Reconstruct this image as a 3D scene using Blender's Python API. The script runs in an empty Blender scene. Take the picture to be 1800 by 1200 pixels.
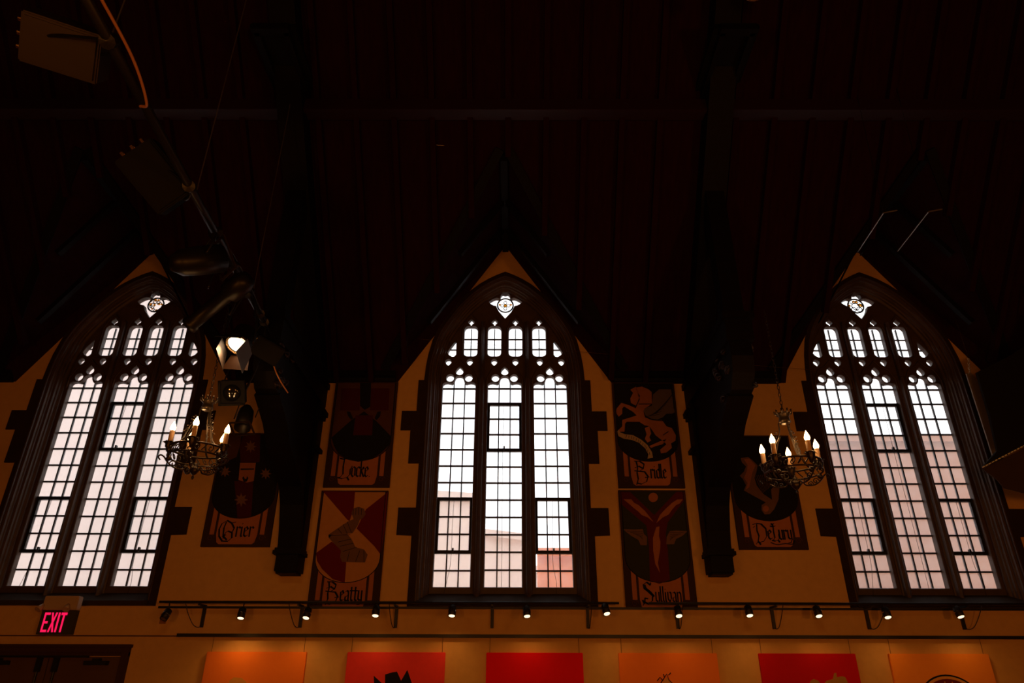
import bpy, bmesh, math, random
from mathutils import Vector, Matrix, Quaternion, geometry
random.seed(7)
S = bpy.context.scene
C = S.collection
PI = math.pi

# ------------------------------------------------------------------ camera
F_PX = 1230.0
TH, RO, YA = 0.4690488, 0.0031572, -0.0029753
CAM = Vector((0.0, -7.0, 1.75))
FWD = Vector((math.sin(YA)*math.cos(TH), math.cos(YA)*math.cos(TH), math.sin(TH)))
R0 = Vector((math.cos(YA), -math.sin(YA), 0)); U0 = R0.cross(FWD)
RT = R0*math.cos(RO) + U0*math.sin(RO); UP = U0*math.cos(RO) - R0*math.sin(RO)
cd = bpy.data.cameras.new('camera'); cam = bpy.data.objects.new('camera', cd); C.objects.link(cam)
cd.sensor_width = 36; cd.lens = 36*F_PX/1800
M3 = Matrix((RT, UP, -FWD)).transposed()
cam.matrix_world = Matrix.Translation(CAM) @ M3.to_4x4()
S.camera = cam

# ------------------------------------------------------------------ sky, exposure
S.view_settings.view_transform = 'Standard'; S.view_settings.look = 'None'
S.view_settings.exposure = 0.0; S.view_settings.gamma = 1.0
S.view_settings.use_curve_mapping = False
W = bpy.data.worlds.new('overcast_sky'); S.world = W; W.use_nodes = True
bg = W.node_tree.nodes['Background']; bg.inputs[0].default_value = (0.95, 0.97, 1.0, 1); bg.inputs[1].default_value = 2.8
S.cycles.max_bounces = 6; S.cycles.diffuse_bounces = 3; S.cycles.transparent_max_bounces = 8
S.cycles.sample_clamp_indirect = 3.0

XC = -0.102; PITCH = 4.168
WX = [XC - PITCH, XC, XC + PITCH]           # window centres
TX = [-2.135, 1.96]                          # trusses

def light(name, kind, loc, energy, color, parent=None, **kw):
    l = bpy.data.lights.new(name, kind); l.energy = energy; l.color = color
    for k, v in kw.items(): setattr(l, k, v)
    o = bpy.data.objects.new(name, l); C.objects.link(o); o.location = loc
    if parent: o.parent = parent
    return o
for x in WX:                                 # daylight portals in the three windows
    p = light('daylight_portal', 'AREA', (x, .42, 4.25), 1, (1, 1, 1), shape='RECTANGLE', size=1.6, size_y=3.6)
    p.data.cycles.is_portal = True; p.rotation_euler = (-PI/2, 0, 0)
WARM = (1.0, 0.33, 0.055)
TRACKLIGHT = (1.0, 0.46, 0.12)
for x, e in ((-2.9, 88), (0.6, 118), (4.4, 114)):   # unseen warm fill lights added behind the camera to brighten the wall
    light('warm_fill', 'POINT', (x, -7.7, 1.95), e*1.0, WARM, shadow_soft_size=.25)

# ------------------------------------------------------------------ helpers
def at(x, y, Y):
    d = FWD*F_PX + RT*(x-900) + UP*(600-y)
    t = (Y-CAM.y)/d.y
    return CAM + d*t
def atx(x, y, Y): p = at(x, y, Y); return (p.x, p.z)

def tag(o, label=None, cat=None, group=None, kind=None):
    if label: o['label'] = label
    if cat: o['category'] = cat
    if group: o['group'] = group
    if kind: o['kind'] = kind
    return o
def thing(name, label, cat, loc=(0, 0, 0), quat=None, group=None, kind=None):
    o = bpy.data.objects.new(name, None); C.objects.link(o); o.location = loc
    o.empty_display_size = .1
    if quat is not None: o.rotation_mode = 'QUATERNION'; o.rotation_quaternion = quat
    return tag(o, label, cat, group, kind)
def link(name, me, mat, parent=None, smooth=False):
    o = bpy.data.objects.new(name, me); C.objects.link(o)
    if mat: me.materials.append(mat)
    if parent: o.parent = parent
    if smooth:
        for p in me.polygons: p.use_smooth = True
    return o
def obj(name, bm, mat, parent=None, smooth=False):
    bmesh.ops.recalc_face_normals(bm, faces=bm.faces)
    me = bpy.data.meshes.new(name); bm.to_mesh(me); bm.free()
    return link(name, me, mat, parent, smooth)
def B(): return bmesh.new()
def copy_tree(o, parent=None):
    c = o.copy(); C.objects.link(c); c.parent = parent
    for ch in list(o.children): copy_tree(ch, c)
    return c

def box(bm, x0, x1, y0, y1, z0, z1):
    v = [bm.verts.new(p) for p in ((x0,y0,z0),(x1,y0,z0),(x1,y1,z0),(x0,y1,z0),(x0,y0,z1),(x1,y0,z1),(x1,y1,z1),(x0,y1,z1))]
    for f in ((0,1,2,3),(4,7,6,5),(0,4,5,1),(1,5,6,2),(2,6,7,3),(3,7,4,0)): bm.faces.new([v[i] for i in f])
    return bm
def prism(bm, pts, y0, y1, ax='xz'):
    """polygon in xz pulled along y, or in yz pulled along x"""
    mk = (lambda p, q: (p[0], q, p[1])) if ax == 'xz' else ((lambda p, q: (q, p[0], p[1])) if ax == 'yz' else (lambda p, q: (p[0], p[1], q)))
    a = [bm.verts.new(mk(p, y0)) for p in pts]; b = [bm.verts.new(mk(p, y1)) for p in pts]
    n = len(pts)
    bm.faces.new(a); bm.faces.new(b[::-1])
    for i in range(n): bm.faces.new((a[i], b[i], b[(i+1) % n], a[(i+1) % n]))
    return bm
def frames(path):
    T = []
    for i in range(len(path)):
        a = path[max(i-1, 0)]; b = path[min(i+1, len(path)-1)]
        t = (b-a); t = t.normalized() if t.length > 1e-9 else Vector((0, 0, 1)); T.append(t)
    n = T[0].orthogonal().normalized(); out = []
    for t in T:
        n = (n - t*n.dot(t)); n = n.normalized() if n.length > 1e-6 else t.orthogonal().normalized()
        out.append((t, n, t.cross(n)))
    return out
def tube(bm, path, r, n=8, closed=False, flat=1.0):
    path = [Vector(p) for p in path]
    fr = frames(path); rings = []
    for i, (p, (t, a, b)) in enumerate(zip(path, fr)):
        rr = r[i] if isinstance(r, (list, tuple)) else r
        rings.append([bm.verts.new(p + a*math.cos(2*PI*k/n)*rr + b*math.sin(2*PI*k/n)*rr*flat) for k in range(n)])
    for i in range(len(rings)-(0 if closed else 1)):
        A = rings[i]; D = rings[(i+1) % len(rings)]
        for k in range(n): bm.faces.new((A[k], A[(k+1) % n], D[(k+1) % n], D[k]))
    if not closed:
        bm.faces.new(rings[0][::-1]); bm.faces.new(rings[-1])
    return bm
def lathe(bm, prof, n=20, axis=None, origin=(0, 0, 0), quat=None):
    """profile of (r, z) about z"""
    o = Vector(origin); rings = []
    for r, z in prof:
        ring = []
        for k in range(n):
            v = Vector((r*math.cos(2*PI*k/n), r*math.sin(2*PI*k/n), z))
            if quat is not None: v = quat @ v
            ring.append(bm.verts.new(o+v))
        rings.append(ring)
    for A, D in zip(rings, rings[1:]):
        for k in range(n): bm.faces.new((A[k], A[(k+1) % n], D[(k+1) % n], D[k]))
    if prof[0][0] > 1e-5: bm.faces.new(rings[0][::-1])
    if prof[-1][0] > 1e-5: bm.faces.new(rings[-1])
    bmesh.ops.remove_doubles(bm, verts=bm.verts, dist=1e-6)
    return bm
def torus(bm, c, R, r, n=24, m=8, nrm=(0, 0, 1), flat=1.0):
    q = Vector((0, 0, 1)).rotation_difference(Vector(nrm))
    tube(bm, [Vector(c)+q @ Vector((R*math.cos(2*PI*k/n), R*math.sin(2*PI*k/n), 0)) for k in range(n)], r, m, True, flat)
    return bm
def bez(p, n=16):
    """Catmull-Rom through points"""
    P = [Vector(q) for q in p]; P = [P[0]*2-P[1]] + P + [P[-1]*2-P[-2]]; out = []
    for i in range(1, len(P)-2):
        for k in range(n):
            t = k/n; a, b, c, d = P[i-1], P[i], P[i+1], P[i+2]
            out.append(.5*((2*b)+(c-a)*t+(2*a-5*b+4*c-d)*t*t+(3*b-a-3*c+d)*t**3))
    out.append(P[-2]); return out
def inside(p, poly):
    x, y = p; c = False; n = len(poly)
    for i in range(n):
        (x1, y1), (x2, y2) = poly[i], poly[(i+1) % n]
        if (y1 > y) != (y2 > y) and x < (x2-x1)*(y-y1)/(y2-y1)+x1: c = not c
    return c
def area(p): return .5*sum(p[i][0]*p[(i+1) % len(p)][1]-p[(i+1) % len(p)][0]*p[i][1] for i in range(len(p)))
def grow(p, d):
    """counter-clockwise loop pushed outwards by d"""
    out = []; n = len(p)
    for i in range(n):
        a, b, c = Vector(p[i-1]), Vector(p[i]), Vector(p[(i+1) % n]); e, f = (b-a), (c-b)
        n1 = Vector((e.y, -e.x)).normalized() if e.length > 1e-7 else Vector((0, 0)); n2 = Vector((f.y, -f.x)).normalized() if f.length > 1e-7 else n1
        m = n1+n2; m = m.normalized() if m.length > 1e-4 else n1
        k = max(.45, m.dot(n1) if n1.length else 1); q = b+m*(d/k); out.append((q.x, q.y))
    return out
def plate(name, outer, holes, y0, y1, mat, parent=None, bevel=0.0):
    """flat slab in the xz plane with holes, from y0 (room side) to y1, its hole edges chamfered"""
    clean = lambda p: [q for i, q in enumerate(p) if (Vector(q)-Vector(p[i-1])).length > 1e-5]
    outer = clean(outer); holes = [clean(h) for h in holes]
    outer = outer if area(outer) > 0 else outer[::-1]; holes = [h if area(h) > 0 else h[::-1] for h in holes]
    bm = B()
    front = [grow(h, bevel) for h in holes] if bevel else holes
    for y, hs in ((y0, front), (y1, holes)):
        loops = [outer]+hs; co = [Vector(p) for l in loops for p in l]; ed = []; o = 0
        for l in loops: ed += [(o+i, o+(i+1) % len(l)) for i in range(len(l))]; o += len(l)
        vs, _, fs, _, _, _ = geometry.delaunay_2d_cdt(co, ed, [], 1, 1e-7)
        bv = [bm.verts.new((v.x, y, v.y)) for v in vs]
        for f in fs:
            cx = sum(vs[i].x for i in f)/len(f); cz = sum(vs[i].y for i in f)/len(f)
            if inside((cx, cz), outer) and not any(inside((cx, cz), h) for h in hs): bm.faces.new([bv[i] for i in f])
    def wall(la, ya, lb, yb):
        A = [bm.verts.new((p[0], ya, p[1])) for p in la]; D = [bm.verts.new((p[0], yb, p[1])) for p in lb]; n = len(A)
        for i in range(n): bm.faces.new((A[i], A[(i+1) % n], D[(i+1) % n], D[i]))
    wall(outer, y0, outer, y1)
    for f, h in zip(front, holes):
        if bevel: wall(f, y0, h, y0+bevel*1.5); wall(h, y0+bevel*1.5, h, y1)
        else: wall(h, y0, h, y1)
    bmesh.ops.remove_doubles(bm, verts=bm.verts, dist=1e-6)
    for v in [v for v in bm.verts if not v.link_faces]: bm.verts.remove(v)
    return obj(name, bm, mat, parent)
def circ(cx, cz, rx, rz=None, n=24, a0=0, a1=2*PI):
    rz = rz or rx; full = abs(a1-a0-2*PI) < 1e-6; m = n if full else n+1
    return [(cx+rx*math.cos(a0+(a1-a0)*k/n), cz+rz*math.sin(a0+(a1-a0)*k/n)) for k in range(m)]
def mirror(p, c=0): return [(2*c-x, z) for x, z in p][::-1]
def shift(p, dx, dz=0): return [(x+dx, z+dz) for x, z in p]

# ------------------------------------------------------------------ materials
def mat(name, col, rough=.7, metal=0.0, var=0.0, scale=8.0, bump=0.0, emit=None, estr=0.0, spec=.5, stretch=(1, 1, 1)):
    m = bpy.data.materials.new(name); m.use_nodes = True; nt = m.node_tree; b = nt.nodes['Principled BSDF']
    b.inputs['Base Color'].default_value = (*col, 1); b.inputs['Roughness'].default_value = rough
    b.inputs['Metallic'].default_value = metal; b.inputs['Specular IOR Level'].default_value = spec
    if emit: b.inputs['Emission Color'].default_value = (*emit, 1); b.inputs['Emission Strength'].default_value = estr
    if var or bump:
        tc = nt.nodes.new('ShaderNodeTexCoord'); mp = nt.nodes.new('ShaderNodeMapping'); mp.inputs['Scale'].default_value = stretch
        nz = nt.nodes.new('ShaderNodeTexNoise'); nz.inputs['Scale'].default_value = scale; nz.inputs['Detail'].default_value = 6
        nt.links.new(tc.outputs['Object'], mp.inputs[0]); nt.links.new(mp.outputs[0], nz.inputs['Vector'])
        if var:
            mx = nt.nodes.new('ShaderNodeMix'); mx.data_type = 'RGBA'
            mx.inputs[6].default_value = (*[c*(1-var) for c in col], 1); mx.inputs[7].default_value = (*[min(1, c*(1+var)) for c in col], 1)
            nt.links.new(nz.outputs['Fac'], mx.inputs[0]); nt.links.new(mx.outputs[2], b.inputs['Base Color'])
        if bump:
            bp = nt.nodes.new('ShaderNodeBump'); bp.inputs['Strength'].default_value = bump; bp.inputs['Distance'].default_value = .01
            nt.links.new(nz.outputs['Fac'], bp.inputs['Height']); nt.links.new(bp.outputs[0], b.inputs['Normal'])
    return m
M = {}
M['plaster'] = mat('mustard_plaster', (.70, .40, .13), .9, var=.10, scale=14, bump=.15, spec=.1)
M['stone'] = mat('dark_stone', (.075, .046, .030), .55, var=.35, scale=12, bump=.35, spec=.35)
M['sill'] = mat('sill_stone', (.045, .026, .014), .85, var=.2, scale=8, bump=.2, spec=.1)
M['purlin'] = mat('purlin_timber', (.03, .008, .006), .45, spec=.3)  # lighter than other timber: the highlight along it is put into the colour
M['quoin'] = mat('quoin_stone', (.035, .018, .010), .9, var=.3, scale=9, bump=.3, spec=.1)
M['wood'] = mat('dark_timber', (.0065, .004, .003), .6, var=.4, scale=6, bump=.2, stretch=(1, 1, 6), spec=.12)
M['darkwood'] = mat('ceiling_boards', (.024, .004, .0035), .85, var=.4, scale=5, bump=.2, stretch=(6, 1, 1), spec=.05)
M['lead'] = mat('black_lead', (.012, .012, .012), .5, spec=.3)
M['black'] = mat('black_paint', (.012, .010, .009), .45, spec=.4)
M['blackmetal'] = mat('black_metal', (.016, .013, .011), .38, metal=.3, spec=.4)
M['iron'] = mat('wrought_iron', (.045, .030, .018), .32, metal=.7, var=.4, scale=40, bump=.3, spec=.6)
M['chrome'] = mat('chrome', (.8, .78, .75), .2, metal=1)
M['brass'] = mat('brass', (.7, .45, .2), .25, metal=1)
M['candle'] = mat('candle_sleeve', (.75, .50, .30), .45)
M['bulb'] = mat('flame_bulb', (1, .8, .5), .3, emit=(1.0, .60, .26), estr=14)
M['lens_on'] = mat('spot_lens_lit', (1, .9, .8), .3, emit=(1.0, .68, .40), estr=2.2)
M['lens_hot'] = mat('fresnel_lens_lit', (1, .9, .8), .3, emit=(1.0, .70, .42), estr=5)
M['lens_off'] = mat('dark_lens', (.01, .01, .012), .08, spec=.8)
M['grey'] = mat('grey_metal', (.10, .095, .09), .6)
M['matt'] = mat('matt_black', (.006, .005, .004), .7, spec=.2)
M['exitred'] = mat('exit_letters', (.8, .02, .08), .5, emit=(1.0, .010, .10), estr=.95)
M['beige'] = mat('beige_housing', (.50, .34, .22), .55)
M['floor'] = mat('floor_boards', (.10, .055, .03), .5, var=.3, scale=4)
M['backwall'] = mat('panelled_wall', (.06, .03, .015), .7, var=.3, scale=3)
M['cable'] = mat('orange_cable', (.55, .22, .06), .5)
M['cloth'] = mat('black_cloth', (.016, .012, .010), .95, spec=.05)
M['rod'] = mat('steel_rod', (.5, .5, .48), .3, metal=.9)
M['door'] = mat('brown_door', (.10, .045, .018), .6, var=.3, scale=5, stretch=(1, 1, .2))
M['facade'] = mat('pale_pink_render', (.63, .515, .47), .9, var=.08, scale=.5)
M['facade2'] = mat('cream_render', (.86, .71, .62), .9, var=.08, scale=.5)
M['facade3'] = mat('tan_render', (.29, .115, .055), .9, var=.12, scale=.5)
M['brick'] = mat('orange_brick', (.97, .24, .06), .9, var=.10, scale=2)
M['ground'] = mat('pavement', (.62, .58, .54), .9)
def paint(name, c, r=.75, var=.12): return mat(name, c, r, var=var, scale=18, spec=.15)
P = dict(dark=paint('paint_near_black', (.012, .008, .006)), frame=paint('paint_dark_brown', (.045, .020, .010)), orange=paint('paint_orange', (.36, .12, .035)),
         tan=paint('paint_tan', (.52, .23, .06)), red=paint('paint_dark_red', (.14, .004, .003)), pall=paint('paint_crimson', (.095, .006, .004)), darkred=paint('paint_oxblood', (.060, .004, .003)), green=paint('paint_dark_green', (.03, .028, .008)), blue=paint('paint_blue_grey', (.20, .17, .17)),
         brown=paint('paint_brown', (.17, .08, .035)), ink=paint('paint_ink', (.010, .008, .008)), wing=paint('paint_wing', (.13, .085, .06)),
         scroll=paint('paint_scroll', (.42, .14, .045)), mid=paint('paint_mid_brown', (.09, .035, .015)), white=paint('paint_bone', (.40, .28, .18)))

def glass_mat():
    m = bpy.data.materials.new('obscure_glass'); m.use_nodes = True; nt = m.node_tree; nt.nodes.clear()
    out = nt.nodes.new('ShaderNodeOutputMaterial'); tr = nt.nodes.new('ShaderNodeBsdfTransparent'); tl = nt.nodes.new('ShaderNodeBsdfTranslucent')
    gl = nt.nodes.new('ShaderNodeBsdfGlossy'); mx = nt.nodes.new('ShaderNodeMixShader'); m2 = nt.nodes.new('ShaderNodeMixShader')
    tc = nt.nodes.new('ShaderNodeTexCoord'); nz = nt.nodes.new('ShaderNodeTexNoise'); nz.inputs['Scale'].default_value = 9; nz.inputs['Detail'].default_value = 5
    rp = nt.nodes.new('ShaderNodeMapRange'); rp.inputs[3].default_value = .10; rp.inputs[4].default_value = .24
    tr.inputs[0].default_value = (.93, .93, .93, 1); tl.inputs[0].default_value = (.9, .84, .83, 1)
    gl.inputs['Roughness'].default_value = .25; gl.inputs['Color'].default_value = (.8, .8, .8, 1)
    nt.links.new(tc.outputs['Object'], nz.inputs[0]); nt.links.new(nz.outputs[0], rp.inputs[0]); nt.links.new(rp.outputs[0], mx.inputs[0])
    nt.links.new(tr.outputs[0], mx.inputs[1]); nt.links.new(tl.outputs[0], mx.inputs[2])
    m2.inputs[0].default_value = .03; nt.links.new(mx.outputs[0], m2.inputs[1]); nt.links.new(gl.outputs[0], m2.inputs[2]); nt.links.new(m2.outputs[0], out.inputs[0])
    return m
M['glass'] = glass_mat()
def stain(name, c):
    m = bpy.data.materials.new(name); m.use_nodes = True; nt = m.node_tree; nt.nodes.clear()
    out = nt.nodes.new('ShaderNodeOutputMaterial'); tr = nt.nodes.new('ShaderNodeBsdfTransparent'); tr.inputs[0].default_value = (*c, 1)
    nt.links.new(tr.outputs[0], out.inputs[0]); return m
M['amber'] = stain('amber_glass', (.62, .36, .07))

# ------------------------------------------------------------------ windows
# outline of the stone arch on the wall face (half, right side, bottom to apex), metres from the window's centre line
ARCH = [(.875, 4.82), (.865, 4.98), (.848, 5.12), (.808, 5.31), (.757, 5.45), (.705, 5.55), (.632, 5.67), (.552, 5.785), (.47, 5.885), (.39, 5.965), (.30, 6.045), (.20, 6.115), (.10, 6.17), (0, 6.215)]
def outline(d, zb, hw=.875, arch=ARCH):
    half = [(hw, zb)] + arch
    n = len(half); off = []
    for i, (x, z) in enumerate(half):
        if i == 0: off.append((x-d, z)); continue
        a = half[i-1]; b = half[i+1] if i+1 < n else (-half[i-1][0], half[i-1][1])
        t = Vector((b[0]-a[0], b[1]-a[1])).normalized(); nx, nz = -t.y, t.x
        off.append((max(0.0, x+nx*d), z+nz*d) if i < n-1 else (0.0, z-d*1.25))
    return off + [(-x, z) for x, z in off[:-1][::-1]]
SILL = 2.50
def build_window():
    w = thing('window_2', 'central pointed arch window of three leaded lights in a dark stone surround', None, (XC, 0, 0), kind='structure')
    # quoined surround on the wall face
    ql = [(.875, 2.50), (.90, 2.50), (.90, 3.134+.02), (1.05, 3.16), (1.05, 3.43), (.875, 3.43), (.875, 3.885), (.985, 3.885), (.985, 4.244), (1.09, 4.244), (1.09, 4.46), (.935, 4.46), (.935, 4.82)]
    right = ql + ARCH[:]
    outer = right + [(-x, z) for x, z in right[:-1][::-1]]
    plate('quoined_surround', outer, [outline(.045, 2.505)], -.012, .02, M['quoin'], w, 0)
    # splayed and moulded jambs, lofted inwards
    prof = [(.045, -.012), (.055, -.012), (.055, .02), (.075, .022), (.078, .045), (.088, .055), (.09, .075), (.108, .08), (.112, .105), (.124, .112), (.126, .135), (.145, .15), (.15, .165), (.15, .25)]
    bm = B(); rings = []
    for d, y in prof: rings.append([bm.verts.new((x, y, z)) for x, z in outline(d, SILL)])
    for A, D in zip(rings, rings[1:]):
        for k in range(len(A)-1): bm.faces.new((A[k], A[k+1], D[k+1], D[k]))
    obj('moulded_jamb', bm, M['stone'], w)
    # sloping sill
    bm = B(); prism(bm, [(-.03, 2.50), (-.03, 2.545), (.0, 2.55), (.235, 2.665), (.235, 2.69), (.30, 2.69), (.30, 2.50)], -.83, .83, 'yz'); obj('stone_sill', bm, M['sill'], w)
    # mullions
    for cx in (-.2525, .2525):
        bm = B(); prism(bm, [(cx-.068, .25), (cx-.062, .205), (cx-.045, .20), (cx-.040, .165), (cx-.026, .158), (cx-.020, .115), (cx, .10), (cx+.020, .115), (cx+.026, .158), (cx+.040, .165), (cx+.045, .20), (cx+.062, .205), (cx+.068, .25)], 2.60, 4.90, 'xy')
        obj('mullion', bm, M['stone'], w)
        bm = B(); prism(bm, [(cx-.02, .13), (cx, .10), (cx+.02, .13), (cx+.02, .17), (cx-.02, .17)], 4.90, 5.62, 'xy'); obj('mullion_rib', bm, M['stone'], w)
    # tracery slab with its openings
    holes = []
    for cx, hw in ((-.5075, .1825), (0, .187), (.5075, .1825)):
        k = hw/.19
        hd = [(-.19, 2.70), (-.19, 4.845)] + [(-.185, 4.860), (-.165, 4.873), (-.135, 4.877), (-.105, 4.872), (-.080, 4.866), (-.064, 4.885), (-.053, 4.905), (-.047, 4.930), (-.036, 4.947), (-.018, 4.955)]
        full = hd + [(0, 4.956)] + [(-x, z) for x, z in hd[::-1]]
        holes.append([(cx+x*k, z) for x, z in full])
        for s in (-1, 1): holes.append(circ(cx+s*.104, 4.932, .044, .046))
        holes.append([(cx+x, z) for x, z in circ(0, 5.009, .043, .042, 14, -PI*1.05, PI*.05)] + [(cx+.028, 5.045), (cx, 5.075), (cx-.028, 5.045)])
    for x in (-.64, -.397, -.1205, .1205, .397, .64):
        holes.append([(x+a, z) for a, z in circ(0, 5.130, .035, .036, 14, -PI*.1, PI*1.1)] + [(x-.018, 5.098), (x, 5.082), (x+.018, 5.098)])
    PX = (-.393, -.121, .121, .393)
    for x in PX:
        r = .045; h = .077
        p = circ(x+h-r, 5.567-r+.01, r, r+.01, 6, 0, PI/2) + circ(x-h+r, 5.567-r+.01, r, r+.01, 6, PI/2, PI) + circ(x-h+r, 5.20+r, r, r, 6, PI, 1.5*PI) + circ(x+h-r, 5.20+r, r, r, 6, 1.5*PI, 2*PI)
        holes.append(p)
        holes.append([(x-.006, 5.592), (x+.006, 5.592), (x+.009, 5.612), (x+.036, 5.63), (x+.034, 5.65), (x+.015, 5.668), (x, 5.688), (x-.015, 5.668), (x-.034, 5.65), (x-.036, 5.63), (x-.009, 5.612)])
    sl = [(-.560, 5.408), (-.557, 5.222), (-.575, 5.198), (-.60, 5.193), (-.635, 5.215), (-.655, 5.245), (-.632, 5.30)]
    holes.append(sl); holes.append(mirror(sl))
    qr = [(0, 6.042), (.022, 6.038), (.042, 6.022), (.053, 6.0), (.056, 5.978), (.062, 5.962), (.080, 5.966), (.105, 5.970), (.140, 5.957), (.170, 5.937), (.197, 5.912), (.170, 5.886), (.140, 5.868), (.105, 5.860), (.098, 5.835), (.072, 5.782), (0, 5.692)]
    q = qr + [(-x, z) for x, z in qr[-2:0:-1]]
    holes.append(q)
    ins = outline(.15, 2.52)
    plate('stone_tracery', ins, holes, .175, .245, M['stone'], w, .005)
    # hood ribs round the light heads
    bm = B()
    for cx in (-.5075, 0, .5075):
        tube(bm, [(cx-.205, .172, 4.80), (cx-.195, .168, 4.92), (cx-.14, .165, 5.03), (cx-.06, .165, 5.07), (cx, .165, 5.14), (cx+.06, .165, 5.07), (cx+.14, .165, 5.03), (cx+.195, .168, 4.92), (cx+.205, .172, 4.80)], .010, 6)
    for x in PX:
        tube(bm, [(x-.098, .172, 5.22), (x-.100, .17, 5.54), (x-.07, .168, 5.61), (x-.05, .168, 5.67), (x, .168, 5.73), (x+.05, .168, 5.67), (x+.07, .168, 5.61), (x+.100, .17, 5.54), (x+.098, .172, 5.22), (x+.06, .17, 5.17), (x-.06, .17, 5.17)], .008, 6, True)
    obj('tracery_rib', bm, M['stone'], w, True)
    # glass behind, one mesh
    bm = B(); prism(bm, outline(.13, 2.60), .25, .254); obj('glass', bm, M['glass'], w)
    # leading
    bm = B(); yl0, yl1 = .238, .262; cw = .0075
    L = ((-.5075, .1825), (0, .187), (.5075, .1825))
    side = [4.824, 4.65, 4.475, 4.297, 4.115, 3.934, 3.755, 3.396, 3.219, 2.863]
    midr = [4.826, 4.465, 4.286, 3.925, 3.751, 3.571, 3.392, 3.216, 3.043, 2.869]
    for i, (cx, hw) in enumerate(L):
        for z in (midr if i == 1 else side): box(bm, cx-hw-.01, cx+hw+.01, yl0, yl1, z-cw, z+cw)
        for s in (-1, 1): box(bm, cx+s*hw*.335-cw*.8, cx+s*hw*.335+cw*.8, yl0, yl1, 2.68, 4.92)
    for x in PX:
        box(bm, x-.005, x+.005, yl0, yl1, 5.19, 5.58)
        for z in (5.318, 5.447): box(bm, x-.085, x+.085, yl0, yl1, z-.005, z+.005)
    for s in (-1, 1): box(bm, s*.61-.06, s*.61+.06, yl0, yl1, 5.306, 5.316)
    obj('lead_cames', bm, M['lead'], w)
    # opening casements
    for i, (z0, z1) in enumerate(((3.041, 3.577), (4.107, 4.636), (3.041, 3.577))):
        cx, hw = L[i]; bm = B(); t = .016
        for z in (z0, z1): box(bm, cx-hw-.01, cx+hw+.01, .222, .262, z-t, z+t)
        for s in (-1, 1): box(bm, cx+s*(hw-.012)-.014, cx+s*(hw-.012)+.014, .226, .262, z0, z1)
        cs = obj('casement_frame', bm, M['lead'], w)
        bm = B(); box(bm, cx-.008, cx+.008, .195, .226, z0-.005, z0+.035); obj('catch', bm, M['black'], cs)
        bm = B()
        tube(bm, bez([(cx-.005, .20, z1-.01), (cx-.012, .19, (z1+z0)/2), (cx-.015, .185, z0-.1), (cx-.045+.03*i, .18, 2.75), (cx-.07+.04*i, .17, 2.62)], 8), .0022, 5)
        obj('pull_cord', bm, M['black'], cs)
    return w
def disc(bm, cx, cz, r, y=.243, n=16): prism(bm, circ(cx, cz, r, n=n), y, y+.004)
def ringm(bm, cx, cz, r, t=.004, y=.243, a0=0, a1=2*PI, rz=1.0):
    full = abs(a1-a0-2*PI) < 1e-6; n = 20
    pts = [(cx+r*math.cos(a0+(a1-a0)*k/n), y, cz+r*rz*math.sin(a0+(a1-a0)*k/n)) for k in range(n if full else n+1)]
    tube(bm, pts, t, 5, full)
win2 = build_window()
win1 = copy_tree(win2); win1.name = 'window_1'; win1.location.x = WX[0]
win3 = copy_tree(win2); win3.name = 'window_3'; win3.location.x = WX[2]
win1['label'] = 'left pointed arch window of three leaded lights behind a candle chandelier'
win3['label'] = 'right pointed arch window of three leaded lights, brightest in its upper half'
def medallion(w, kind):
    root = bpy.data.objects.new('stained_medallion', None); C.objects.link(root); root.parent = w
    zc = 5.900; bm = B(); am = B()
    ringm(bm, 0, zc, .093, .0095, rz=1.0)
    if kind == 0:
        for dx, dz in ((0, 0), (.037, 0), (-.037, 0), (0, .040), (0, -.038)): ringm(bm, dx, zc-.003+dz, .019, .0042)
        for s in (-1, 1): ringm(bm, s*.085, zc+.01, .03, .002, a0=PI*.5 if s > 0 else -PI*.5, a1=PI*1.5 if s > 0 else PI*.5)
        for s in (-1, 1): tube(bm, [(-.022, .243, zc+s*.066), (0, .243, zc+s*.06), (.022, .243, zc+s*.066)], .0022, 5)
        disc(am, 0, zc-.003, .017); disc(am, -.068, zc+.012, .012); disc(am, .068, zc+.012, .012)
        c = am
    elif kind == 1:
        for (a, b, r, s0, s1) in ((-.02, .038, .022, 0, 6.28), (.022, .036, .018, 0, 6.28), (-.055, -.02, .016, 0, 6.28), (-.02, -.01, .038, 1.6, 5), (.02, -.03, .04, 2.5, 6), (.045, .0, .03, .3, 3), (.0, .05, .045, .2, 2.9), (-.06, .02, .03, 1.5, 4.2), (.065, .02, .025, -1.3, 1.3), (.01, -.055, .03, 3.4, 6)):
            ringm(bm, a, zc+b, r, .0048, a0=s0, a1=s1 if s1 < 6.2 else 2*PI)
        for a, b, r in ((-.02, .065, .016), (.015, .066, .014), (-.065, .012, .016), (.066, .01, .012), (.02, -.072, .014), (-.02, .0, .014), (.035, .012, .014), (-.035, -.05, .012)): disc(am, a, zc+b, r)
    else:
        for a, b, r in ((-.012, .05, .018), (.02, .05, .018), (0, -.005, .045), (-.03, -.045, .028), (.035, -.045, .03), (.055, .01, .022), (-.06, .02, .022)): ringm(bm, a, zc+b, r, .0048)
        for a, b, r in ((-.012, .062, .016), (.02, .06, .017), (-.072, .01, .013), (.058, .018, .018), (.075, .0, .012), (.03, .02, .012)): disc(am, a, zc+b, r)
    obj('medallion_leading', bm, M['lead'], root); obj('amber_glass', am, M['amber'], root)
medallion(win2, 0); medallion(win1, 1); medallion(win3, 2)

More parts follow.
